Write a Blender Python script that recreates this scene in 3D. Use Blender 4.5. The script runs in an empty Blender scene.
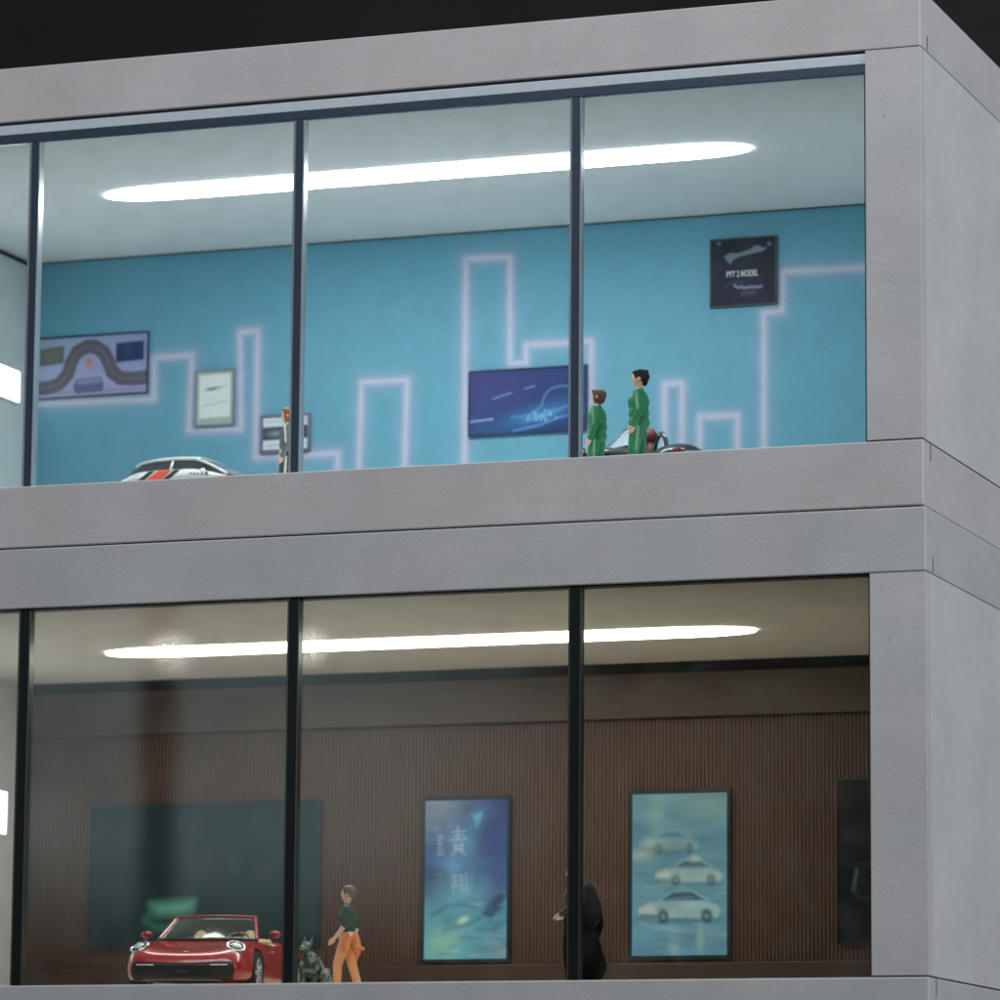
import bpy, bmesh, math, random
import numpy as np
from mathutils import Vector, Matrix
from mathutils.bvhtree import BVHTree
random.seed(7); rng = np.random.default_rng(7)
S = bpy.context.scene
COL = S.collection
PI = math.pi

# ---------------------------------------------------------------- helpers
def lin(c):
    c = np.asarray(c, float) / 255.0
    return np.where(c <= 0.04045, c / 12.92, ((c + 0.055) / 1.055) ** 2.4)

def tag(o, label=None, cat=None, group=None, kind=None):
    if label: o['label'] = label
    if cat: o['category'] = cat
    if group: o['group'] = group
    if kind: o['kind'] = kind
    return o

def thing(name, label, cat, loc=(0, 0, 0), rz=0.0, group=None):
    o = bpy.data.objects.new(name, None); COL.objects.link(o)
    o.empty_display_size = 0.3
    o.location = loc; o.rotation_euler = (0, 0, rz)
    return tag(o, label, cat, group)

class MB:
    """collects geometry, builds ONE mesh object"""
    def __init__(s): s.v = []; s.f = []; s.m = []
    def add(s, vs, fs, mi=0):
        b = len(s.v); s.v += [tuple(p) for p in vs]
        s.f += [tuple(i + b for i in f) for f in fs]; s.m += [mi] * len(fs)
    def box(s, x0, x1, y0, y1, z0, z1, mi=0):
        vs = [(x, y, z) for z in (z0, z1) for y in (y0, y1) for x in (x0, x1)]
        s.add(vs, [(0, 2, 3, 1), (4, 5, 7, 6), (0, 1, 5, 4), (2, 6, 7, 3), (0, 4, 6, 2), (1, 3, 7, 5)], mi)
        return s
    def prism(s, pts, y0, y1, mi=0):
        """outline in x-z, extruded along y (pts counter-clockwise seen from -y)"""
        n = len(pts)
        vs = [(x, y0, z) for x, z in pts] + [(x, y1, z) for x, z in pts]
        fs = [tuple(range(n)), tuple(range(2 * n - 1, n - 1, -1))]
        fs += [(i, i + n, (i + 1) % n + n, (i + 1) % n) for i in range(n)]
        s.add(vs, fs, mi); return s
    def lathe(s, prof, seg=32, axis='z', c=(0, 0, 0), mi=0):
        vs = []; n = len(prof)
        for k in range(seg):
            a = 2 * PI * k / seg
            for r, h in prof:
                p = {'z': (r * math.cos(a), r * math.sin(a), h), 'x': (h, r * math.cos(a), r * math.sin(a)),
                     'y': (r * math.sin(a), h, r * math.cos(a))}[axis]
                vs.append((p[0] + c[0], p[1] + c[1], p[2] + c[2]))
        fs = []
        for k in range(seg):
            k2 = (k + 1) % seg
            for i in range(n - 1):
                fs.append((k * n + i, k2 * n + i, k2 * n + i + 1, k * n + i + 1))
        s.add(vs, fs, mi); return s
    def tube(s, pts, r, seg=10, mi=0, closed=False):
        pts = [Vector(p) for p in pts]; n = len(pts)
        rr = r if hasattr(r, '__len__') else [r] * n
        vs = []; up = None
        for i, p in enumerate(pts):
            a = pts[(i - 1) % n] if (i > 0 or closed) else p
            b = pts[(i + 1) % n] if (i < n - 1 or closed) else p
            t = (b - a).normalized()
            if up is None: up = Vector((0, 0, 1)) if abs(t.z) < .9 else Vector((1, 0, 0))
            e1 = t.cross(up).normalized(); e2 = t.cross(e1).normalized(); up = -e2 if False else up
            for k in range(seg):
                q = 2 * PI * k / seg
                vs.append(p + rr[i] * (math.cos(q) * e1 + math.sin(q) * e2))
        fs = []
        for i in range(n if closed else n - 1):
            j = (i + 1) % n
            for k in range(seg):
                k2 = (k + 1) % seg
                fs.append((i * seg + k, i * seg + k2, j * seg + k2, j * seg + k))
        if not closed:
            fs += [tuple(range(seg)), tuple((n - 1) * seg + k for k in range(seg - 1, -1, -1))]
        s.add(vs, fs, mi); return s
    def ell(s, c, r, rot=None, seg=20, ring=12, mi=0):
        vs = []; R = rot or Matrix.Identity(3)
        for i in range(ring + 1):
            t = PI * i / ring
            for k in range(seg):
                a = 2 * PI * k / seg
                vs.append(Vector(c) + R @ Vector((r[0] * math.sin(t) * math.cos(a), r[1] * math.sin(t) * math.sin(a), r[2] * math.cos(t))))
        fs = []
        for i in range(ring):
            for k in range(seg):
                k2 = (k + 1) % seg
                fs.append((i * seg + k, (i + 1) * seg + k, (i + 1) * seg + k2, i * seg + k2))
        s.add(vs, fs, mi); return s
    def grid(s, P, mi=0, wrap=False):
        n = len(P); m = len(P[0]); vs = [p for r in P for p in r]
        fs = [(i * m + j, i * m + j + 1, (i + 1) * m + j + 1, (i + 1) * m + j) for i in range(n - 1) for j in range(m - 1)]
        s.add(vs, fs, mi); return s
    def build(s, name, mats, parent=None, smooth=False, bevel=0.0, sub=0, solid=0.0, weld=True, loc=None):
        me = bpy.data.meshes.new(name); me.from_pydata(s.v, [], s.f); me.update()
        if not isinstance(mats, (list, tuple)): mats = [mats]
        for m in mats: me.materials.append(m)
        me.polygons.foreach_set('material_index', s.m)
        bm = bmesh.new(); bm.from_mesh(me)
        if weld: bmesh.ops.remove_doubles(bm, verts=bm.verts, dist=1e-5)
        bmesh.ops.recalc_face_normals(bm, faces=bm.faces)
        bm.to_mesh(me); bm.free()
        me.polygons.foreach_set('use_smooth', [smooth] * len(me.polygons))
        o = bpy.data.objects.new(name, me); COL.objects.link(o)
        if loc: o.location = loc
        if parent: o.parent = parent
        if solid:
            md = o.modifiers.new('solid', 'SOLIDIFY'); md.thickness = solid; md.offset = 0
        if bevel:
            md = o.modifiers.new('bevel', 'BEVEL'); md.width = bevel; md.segments = 2; md.limit_method = 'ANGLE'
        if sub:
            md = o.modifiers.new('sub', 'SUBSURF'); md.levels = sub; md.render_levels = sub
        return o

def bake_mesh(o):
    """evaluate the modifiers of o into plain mesh data"""
    bpy.context.view_layer.update()
    dg = bpy.context.evaluated_depsgraph_get()
    me = bpy.data.meshes.new_from_object(o.evaluated_get(dg))
    o.modifiers.clear(); o.data = me
    return o

# ---------------------------------------------------------------- materials
def nd(nt, t, **kw):
    n = nt.nodes.new(t)
    for k, v in kw.items():
        if hasattr(n, k): setattr(n, k, v)
    return n

def pbr(name, col, rough=.5, metal=0.0, coat=0.0, spec=.5, var=0.0, vscale=3.0, bump=0.0, bscale=60.0, streak=None, emit=None, estr=0.0, linear=False):
    m = bpy.data.materials.new(name); m.use_nodes = True; nt = m.node_tree
    b = nt.nodes['Principled BSDF']; L = nt.links
    c = np.array(col, float) if linear else lin(col)
    b.inputs['Base Color'].default_value = (*c, 1); b.inputs['Roughness'].default_value = rough
    b.inputs['Metallic'].default_value = metal; b.inputs['Coat Weight'].default_value = coat
    b.inputs['Coat Roughness'].default_value = .04; b.inputs['Specular IOR Level'].default_value = spec
    tc = nd(nt, 'ShaderNodeTexCoord')
    if var:
        mp = nd(nt, 'ShaderNodeMapping'); L.new(tc.outputs['Object'], mp.inputs[0])
        mp.inputs['Scale'].default_value = streak or (1, 1, 1)
        no = nd(nt, 'ShaderNodeTexNoise'); no.inputs['Scale'].default_value = vscale; no.inputs['Detail'].default_value = 6
        no.inputs['Roughness'].default_value = .65
        L.new(mp.outputs[0], no.inputs['Vector'])
        r = nd(nt, 'ShaderNodeValToRGB'); L.new(no.outputs['Fac'], r.inputs[0])
        r.color_ramp.elements[0].position = .3; r.color_ramp.elements[1].position = .7
        r.color_ramp.elements[0].color = (*np.clip(c * (1 - var), 0, 1), 1); r.color_ramp.elements[1].color = (*np.clip(c * (1 + var), 0, 1), 1)
        L.new(r.outputs[0], b.inputs['Base Color'])
    if bump:
        n2 = nd(nt, 'ShaderNodeTexNoise'); n2.inputs['Scale'].default_value = bscale; n2.inputs['Detail'].default_value = 4
        L.new(tc.outputs['Object'], n2.inputs['Vector'])
        bp = nd(nt, 'ShaderNodeBump'); bp.inputs['Strength'].default_value = bump; bp.inputs['Distance'].default_value = .02
        L.new(n2.outputs['Fac'], bp.inputs['Height']); L.new(bp.outputs[0], b.inputs['Normal'])
    if emit is not None:
        b.inputs['Emission Color'].default_value = (*(np.array(emit) if linear else lin(emit)), 1); b.inputs['Emission Strength'].default_value = estr
    return m

def frame_paint(name, col, speck):
    """matt grey paint: faint long drag marks, cloudy tone, raised specks"""
    m = bpy.data.materials.new(name); m.use_nodes = True; nt = m.node_tree; L = nt.links
    b = nt.nodes['Principled BSDF']; b.inputs['Roughness'].default_value = .62; b.inputs['Specular IOR Level'].default_value = .35
    tc = nd(nt, 'ShaderNodeTexCoord')
    def noise(scale, sx, detail=5, rough=.6):
        mp = nd(nt, 'ShaderNodeMapping'); mp.inputs['Scale'].default_value = sx; L.new(tc.outputs['Object'], mp.inputs[0])
        n = nd(nt, 'ShaderNodeTexNoise'); n.inputs['Scale'].default_value = scale; n.inputs['Detail'].default_value = detail; n.inputs['Roughness'].default_value = rough
        L.new(mp.outputs[0], n.inputs['Vector']); return n
    def mrange(src, a, bb, c, d):
        r = nd(nt, 'ShaderNodeMapRange'); L.new(src, r.inputs[0])
        for i, v in enumerate((a, bb, c, d)): r.inputs[i + 1].default_value = v
        return r.outputs[0]
    cloud = mrange(noise(.5, (1, 1, 1)).outputs['Fac'], .3, .7, .90, 1.07)
    drag = mrange(noise(5, (.12, .3, 2.2), 6, .7).outputs['Fac'], .3, .7, .965, 1.035)
    fine = mrange(noise(30, (.6, 1, 1.6), 3).outputs['Fac'], .3, .7, .95, 1.05)
    m1 = nd(nt, 'ShaderNodeMath', operation='MULTIPLY'); L.new(cloud, m1.inputs[0]); L.new(drag, m1.inputs[1])
    m2 = nd(nt, 'ShaderNodeMath', operation='MULTIPLY'); L.new(m1.outputs[0], m2.inputs[0]); L.new(fine, m2.inputs[1])
    vm = nd(nt, 'ShaderNodeVectorMath', operation='SCALE'); vm.inputs[0].default_value = tuple(lin(col)); L.new(m2.outputs[0], vm.inputs['Scale'])
    # a warmer, slightly pink cast drifting through the paint
    mx = nd(nt, 'ShaderNodeMix', data_type='RGBA', blend_type='MULTIPLY'); mx.inputs[0].default_value = 1
    tint = nd(nt, 'ShaderNodeValToRGB'); L.new(noise(.22, (1, 1, 1.6), 2).outputs['Fac'], tint.inputs[0])
    tint.color_ramp.elements[0].position = .38; tint.color_ramp.elements[0].color = (.985, 1, 1.01, 1)
    tint.color_ramp.elements[1].position = .62; tint.color_ramp.elements[1].color = (1.015, .99, 1.0, 1)
    vo = nd(nt, 'ShaderNodeTexVoronoi'); vo.inputs['Scale'].default_value = .95; L.new(tc.outputs['Object'], vo.inputs['Vector'])
    pit = mrange(vo.outputs['Distance'], .010, .026, .6, 1)
    m3 = nd(nt, 'ShaderNodeMath', operation='MULTIPLY'); L.new(m2.outputs[0], m3.inputs[0]); L.new(pit, m3.inputs[1]); L.new(m3.outputs[0], vm.inputs['Scale'])
    L.new(vm.outputs[0], mx.inputs[6]); L.new(tint.outputs[0], mx.inputs[7]); L.new(mx.outputs[2], b.inputs['Base Color'])
    # specks
    sp = noise(13, (1, 1, 1), 2); sr = mrange(sp.outputs['Fac'], .66, .74, 0, 1)
    mul = nd(nt, 'ShaderNodeMath', operation='MULTIPLY'); L.new(sr, mul.inputs[0]); mul.inputs[1].default_value = speck
    ad = nd(nt, 'ShaderNodeMath', operation='ADD'); L.new(mul.outputs[0], ad.inputs[0]); L.new(noise(40, (1, 1, 1), 3).outputs['Fac'], ad.inputs[1])
    bp = nd(nt, 'ShaderNodeBump'); bp.inputs['Strength'].default_value = .22; bp.inputs['Distance'].default_value = .02
    L.new(ad.outputs[0], bp.inputs['Height']); L.new(bp.outputs[0], b.inputs['Normal'])
    return m

def glass_mat(name, tint=(.97, .985, .98), k=1.25, dust=.03, smears=()):
    m = bpy.data.materials.new(name); m.use_nodes = True; nt = m.node_tree; L = nt.links; nt.nodes.clear()
    out = nd(nt, 'ShaderNodeOutputMaterial'); tr = nd(nt, 'ShaderNodeBsdfTransparent'); gl = nd(nt, 'ShaderNodeBsdfGlossy')
    tr.inputs[0].default_value = (*tint, 1); gl.inputs['Roughness'].default_value = 0.0
    ge = nd(nt, 'ShaderNodeNewGeometry'); dt = nd(nt, 'ShaderNodeVectorMath', operation='DOT_PRODUCT'); L.new(ge.outputs['Incoming'], dt.inputs[0]); L.new(ge.outputs['Normal'], dt.inputs[1])
    def mth(op, a, b=None):
        n = nd(nt, 'ShaderNodeMath', operation=op)
        for i, q in enumerate((a, b)):
            if q is None: continue
            if isinstance(q, (int, float)): n.inputs[i].default_value = q
            else: L.new(q, n.inputs[i])
        return n.outputs[0]
    c = mth('ABSOLUTE', dt.outputs['Value']); f5 = mth('POWER', mth('SUBTRACT', 1.0, c), 5.0)
    mu = mth('MULTIPLY', mth('ADD', mth('MULTIPLY', f5, .96), .04), k)
    mx = nd(nt, 'ShaderNodeMixShader'); L.new(mu, mx.inputs[0]); L.new(tr.outputs[0], mx.inputs[1]); L.new(gl.outputs[0], mx.inputs[2])
    last = mx
    if dust:
        # dust motes on the pane
        tc = nd(nt, 'ShaderNodeTexCoord'); vo = nd(nt, 'ShaderNodeTexVoronoi'); vo.inputs['Scale'].default_value = 2.3
        L.new(tc.outputs['Object'], vo.inputs['Vector'])
        mr = nd(nt, 'ShaderNodeMapRange'); L.new(vo.outputs['Distance'], mr.inputs[0])
        mr.inputs[1].default_value = .02; mr.inputs[2].default_value = .045; mr.inputs[3].default_value = .14; mr.inputs[4].default_value = 0
        n = nd(nt, 'ShaderNodeTexNoise'); n.inputs['Scale'].default_value = 2.0; n.inputs['Detail'].default_value = 5; L.new(tc.outputs['Object'], n.inputs['Vector'])
        m2 = nd(nt, 'ShaderNodeMapRange'); L.new(n.outputs['Fac'], m2.inputs[0]); m2.inputs[1].default_value = .45; m2.inputs[2].default_value = .8; m2.inputs[3].default_value = 0; m2.inputs[4].default_value = dust
        sq = nd(nt, 'ShaderNodeMath', operation='ADD'); L.new(mr.outputs[0], sq.inputs[0]); L.new(m2.outputs[0], sq.inputs[1])
        di = nd(nt, 'ShaderNodeBsdfDiffuse'); di.inputs[0].default_value = (.6, .6, .58, 1)
        mx2 = nd(nt, 'ShaderNodeMixShader'); L.new(sq.outputs[0], mx2.inputs[0]); L.new(mx.outputs[0], mx2.inputs[1]); L.new(di.outputs[0], mx2.inputs[2]); last = mx2
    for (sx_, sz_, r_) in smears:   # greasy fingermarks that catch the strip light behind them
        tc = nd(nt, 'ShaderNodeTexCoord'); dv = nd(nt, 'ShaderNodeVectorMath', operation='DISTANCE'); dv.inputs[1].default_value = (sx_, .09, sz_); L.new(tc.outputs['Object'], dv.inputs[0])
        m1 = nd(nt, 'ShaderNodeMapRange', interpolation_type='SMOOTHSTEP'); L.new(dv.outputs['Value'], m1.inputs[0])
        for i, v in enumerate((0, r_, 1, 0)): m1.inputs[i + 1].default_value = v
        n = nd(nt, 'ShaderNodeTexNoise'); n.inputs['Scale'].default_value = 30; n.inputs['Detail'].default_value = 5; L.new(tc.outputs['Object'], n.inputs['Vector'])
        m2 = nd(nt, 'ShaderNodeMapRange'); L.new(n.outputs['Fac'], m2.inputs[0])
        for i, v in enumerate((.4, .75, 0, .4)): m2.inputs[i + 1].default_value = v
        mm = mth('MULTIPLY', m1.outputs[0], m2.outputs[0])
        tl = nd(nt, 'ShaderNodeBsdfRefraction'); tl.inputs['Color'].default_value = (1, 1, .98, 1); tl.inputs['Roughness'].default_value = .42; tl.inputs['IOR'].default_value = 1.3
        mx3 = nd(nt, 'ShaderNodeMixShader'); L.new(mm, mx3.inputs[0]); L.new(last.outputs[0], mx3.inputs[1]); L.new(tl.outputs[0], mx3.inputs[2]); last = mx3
    L.new(last.outputs[0], out.inputs[0]); return m

def edge_mat(name, c, a):
    m = bpy.data.materials.new(name); m.use_nodes = True; nt = m.node_tree; b = nt.nodes['Principled BSDF']; b.inputs['Base Color'].default_value = (*lin(c), 1); b.inputs['Roughness'].default_value = .24; b.inputs['Metallic'].default_value = .7
    tl = nd(nt, 'ShaderNodeBsdfTranslucent'); tl.inputs[0].default_value = (*lin(c), 1); mx = nd(nt, 'ShaderNodeMixShader'); mx.inputs[0].default_value = a
    nt.links.new(b.outputs[0], mx.inputs[1]); nt.links.new(tl.outputs[0], mx.inputs[2]); nt.links.new(mx.outputs[0], nt.nodes['Material Output'].inputs[0]); return m

def emit_mat(name, col, s):
    m = bpy.data.materials.new(name); m.use_nodes = True; nt = m.node_tree; nt.nodes.clear()
    o = nd(nt, 'ShaderNodeOutputMaterial'); e = nd(nt, 'ShaderNodeEmission'); e.inputs[0].default_value = (*lin(col), 1); e.inputs[1].default_value = s
    nt.links.new(e.outputs[0], o.inputs[0]); return m

def print_mat(name, rough=.45, glow=0.0, spec=.4, grain=.04):
    m = bpy.data.materials.new(name); m.use_nodes = True; nt = m.node_tree; L = nt.links; b = nt.nodes['Principled BSDF']
    a = nd(nt, 'ShaderNodeAttribute'); a.attribute_name = 'Ink'
    tc = nd(nt, 'ShaderNodeTexCoord'); n = nd(nt, 'ShaderNodeTexNoise'); n.inputs['Scale'].default_value = 28; n.inputs['Detail'].default_value = 3
    L.new(tc.outputs['Object'], n.inputs['Vector'])
    mr = nd(nt, 'ShaderNodeMapRange'); L.new(n.outputs['Fac'], mr.inputs[0]); mr.inputs[1].default_value = .3; mr.inputs[2].default_value = .7
    mr.inputs[3].default_value = 1 - grain; mr.inputs[4].default_value = 1 + grain
    v = nd(nt, 'ShaderNodeVectorMath', operation='SCALE'); L.new(a.outputs['Color'], v.inputs[0]); L.new(mr.outputs[0], v.inputs['Scale'])
    b.inputs['Roughness'].default_value = rough; b.inputs['Specular IOR Level'].default_value = spec
    if glow:
        b.inputs['Base Color'].default_value = (.02, .02, .02, 1)
        L.new(v.outputs[0], b.inputs['Emission Color']); b.inputs['Emission Strength'].default_value = glow
    else:
        L.new(v.outputs[0], b.inputs['Base Color'])
    return m

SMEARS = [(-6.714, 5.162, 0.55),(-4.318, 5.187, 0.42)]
M = dict(
    frame=frame_paint('grey_frame_paint', (190, 190, 194), .8),
    frame_low=frame_paint('cool_grey_frame_paint', (184, 188, 192), .8),
    column=frame_paint('grey_column_paint', (190, 192, 196), 3.0),
    side=frame_paint('grey_side_paint', (200, 203, 207), .12),
    joint=pbr('grey_joint', (104, 106, 110), .8),
    notch=pbr('notch_shadow', (96, 98, 102), .8),
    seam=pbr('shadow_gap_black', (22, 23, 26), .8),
    ceil_up=pbr('white_ceiling', (222, 226, 226), .75, var=.03, vscale=.8),
    ceil_low=pbr('cream_ceiling', (224, 222, 214), .75, var=.04, vscale=.8),
    floor_up=pbr('pale_floor', (228, 228, 226), .45, var=.05),
    floor_low=pbr('cream_floor', (222, 214, 196), .35, var=.08),
    white_wall=pbr('white_inner_wall', (215, 222, 220), .6, var=.03),
    blue_wall=pbr('pale_blue_inner_wall', (236, 243, 250), .55, var=.04),
    brown_wall=pbr('brown_inner_wall', (92, 76, 62), .6, var=.1),
    slate=pbr('slate_metal', (62, 76, 96), .38, metal=.35, var=.08, vscale=6),
    black_metal=pbr('black_seal', (13, 15, 16), .35, var=.1),
    alu=pbr('brushed_aluminium', (205, 217, 228), .3, metal=.15, var=.06, vscale=8),
    dimalu=pbr('dull_glass_edge', (84, 96, 96), .35, metal=.2, var=.08),
    glass=glass_mat('showroom_glass'),
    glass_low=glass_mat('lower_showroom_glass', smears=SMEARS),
    edge_up=edge_mat('bright_glass_edge', (228, 238, 244), .4),
    edge_low=edge_mat('dull_glass_edge', (120, 128, 122), .5),
    led_up=emit_mat('white_led', (244, 252, 255), 21.5),
    led_low=emit_mat('warm_led', (255, 251, 241), 11.5),
    bar_glow=emit_mat('wall_bar_glow', (246, 251, 255), 3.0),
    slat=pbr('brown_wood_slats', (81, 59, 46), .55, var=.36, vscale=4, streak=(14, 1, .35), bump=.1),
    beam=pbr('brown_wood_beam', (70, 55, 44), .55, var=.22, vscale=3, streak=(.4, 1, 9), bump=.1),
    skirting=pbr('skirting_wood', (64, 46, 36), .5, var=.15, vscale=4, streak=(.3, 1, 4)),
    ink=print_mat('printed_wallpaper', .6, spec=.25, grain=.05),
    poster=print_mat('poster_ink', .5, spec=.15),
    screen=print_mat('backlit_print', .2, glow=.66, grain=.03),
    dark_screen=print_mat('dark_screen_face', .5, spec=.25),
    frame_dark=pbr('dark_picture_frame', (24, 36, 40), .4, var=.1),
    frame_navy=pbr('navy_picture_frame', (34, 44, 84), .4),
    frame_grey=pbr('grey_picture_frame', (128, 136, 140), .45),
    frame_mauve=pbr('mauve_picture_frame', (112, 108, 128), .45),
    white_ink=pbr('white_lettering', (205, 212, 222), .5),
)

# ---------------------------------------------------------------- raster painting for the flat prints
class Art:
    def __init__(s, w, h, ppu):
        s.nx = int(w * ppu) + 1; s.ny = int(h * ppu) + 1
        u = np.linspace(0, 1, s.nx); v = np.linspace(0, 1, s.ny)
        s.U, s.V = np.meshgrid(u, v); s.w, s.h = w, h
        s.a = np.zeros((s.ny, s.nx, 3))
    def X(s): return s.U * s.w
    def Y(s): return s.V * s.h
    def fill(s, c): s.a[:] = lin(c); return s
    def grad(s, tl, tr, bl, br):
        U = s.U[..., None]; V = s.V[..., None]
        s.a = (lin(tl) * (1 - U) + lin(tr) * U) * (1 - V) + (lin(bl) * (1 - U) + lin(br) * U) * V; return s
    def mix(s, k, c): s.a = s.a * (1 - k[..., None]) + lin(c) * k[..., None]; return s
    def blob(s, u, v, ru, rv, c, al=1.0, ang=0.0, hard=1.0):
        dx = (s.U - u) * s.w; dy = (s.V - v) * s.h; ca, sa = math.cos(ang), math.sin(ang)
        a = (dx * ca + dy * sa) / (ru * s.w); b = (-dx * sa + dy * ca) / (rv * s.h)
        k = np.exp(-((a * a + b * b) ** hard)) * al
        return s.mix(k, c)
    def line(s, pts, wd, c, al=1.0, soft=.01):
        X, Y = s.X(), s.Y(); d = np.full(X.shape, 1e9)
        P = [(u * s.w, v * s.h) for u, v in pts]
        for (x0, y0), (x1, y1) in zip(P[:-1], P[1:]):
            dx, dy = x1 - x0, y1 - y0; t = np.clip(((X - x0) * dx + (Y - y0) * dy) / (dx * dx + dy * dy + 1e-12), 0, 1)
            d = np.minimum(d, np.hypot(X - x0 - t * dx, Y - y0 - t * dy))
        return s.mix(np.clip((wd / 2 + soft - d) / (2 * soft), 0, 1) * al, c)
    def poly(s, pts, c, al=1.0, soft=.012):
        X, Y = s.X(), s.Y(); ins = np.zeros(X.shape, bool); d = np.full(X.shape, 1e9)
        P = [(u * s.w, v * s.h) for u, v in pts]
        for (x0, y0), (x1, y1) in zip(P, P[1:] + P[:1]):
            dx, dy = x1 - x0, y1 - y0; t = np.clip(((X - x0) * dx + (Y - y0) * dy) / (dx * dx + dy * dy + 1e-12), 0, 1)
            d = np.minimum(d, np.hypot(X - x0 - t * dx, Y - y0 - t * dy))
            if abs(dy) > 1e-9:
                c1 = ((y0 <= Y) & (Y < y1)) | ((y1 <= Y) & (Y < y0))
                ins ^= c1 & (X < x0 + (Y - y0) * dx / dy)
        sd = np.where(ins, d, -d)
        return s.mix(np.clip((sd + soft) / (2 * soft), 0, 1) * al, c)
    def blotch(s, n, amt, ru=.1, rv=.04):
        k = np.zeros(s.U.shape)
        for q in range(n):
            u, v = rng.random(), rng.random(); a_ = ru * (.4 + rng.random()); b_ = rv * (.4 + rng.random())
            k += (rng.random() * 2 - 1) * np.exp(-((s.U - u) / a_) ** 2 - ((s.V - v - .25 * (s.U - u) * (rng.random() - .5)) / b_) ** 2)
        s.a = s.a * (1 + amt * np.tanh(k))[..., None]; return s
    def sheet(s, name, mat, parent, x0, z1, y, th=.03):
        """closed thin slab whose front face carries the ink; x0 left, z1 top, front at y (facing -y)"""
        nx, ny = s.nx, s.ny
        X = x0 + s.X(); Z = z1 - s.Y(); N = nx * ny
        co = np.stack([X, np.full(X.shape, y), Z], -1).reshape(-1, 3)
        i = np.arange(N).reshape(ny, nx)
        q = np.stack([i[:-1, :-1], i[1:, :-1], i[1:, 1:], i[:-1, 1:]], -1).reshape(-1, 4)
        me = bpy.data.meshes.new(name)
        back = np.array([[x0, y + th, z1], [x0 + s.w, y + th, z1], [x0 + s.w, y + th, z1 - s.h], [x0, y + th, z1 - s.h]])
        co = np.vstack([co, back]); b = N
        c = [i[0, 0], i[0, -1], i[-1, -1], i[-1, 0]]
        faces = [tuple(int(t) for t in f) for f in q]
        top = [int(t) for t in i[0, :]]; bot = [int(t) for t in i[-1, :]]; lef = [int(t) for t in i[:, 0]]; rig = [int(t) for t in i[:, -1]]
        faces += [tuple(top + [b + 1, b]), tuple(bot[::-1] + [b + 3, b + 2]), tuple(lef[::-1] + [b, b + 3]), tuple(rig + [b + 2, b + 1]), (b, b + 1, b + 2, b + 3)]
        me.from_pydata(co.tolist(), [], faces); me.update()
        at = me.color_attributes.new('Ink', 'FLOAT_COLOR', 'POINT')
        col = np.ones((N + 4, 4)); col[:N, :3] = np.clip(s.a.reshape(-1, 3), 0, 1); col[N:, :3] = s.a[0, 0]
        at.data.foreach_set('color', col.ravel())
        me.materials.append(mat)
        o = bpy.data.objects.new(name, me); COL.objects.link(o)
        if parent: o.parent = parent
        return o

# ---------------------------------------------------------------- dimensions (1 unit = one metre of the showroom the model shows)
XL, XR = -13.8, 4.6           # inner faces of the side walls
OL, OR = -14.65, 5.46         # outer faces
YB = 9.2                      # back wall
PITCH = 4.6
UP = dict(z0=0.0, top=5.962, roof=6.862, gl=5.62, ceil=5.80, base=-0.985)
LO = dict(z0=-7.886, top=-1.962, roof=-1.004, gl=-1.962, ceil=-1.995, base=-8.87)

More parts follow.
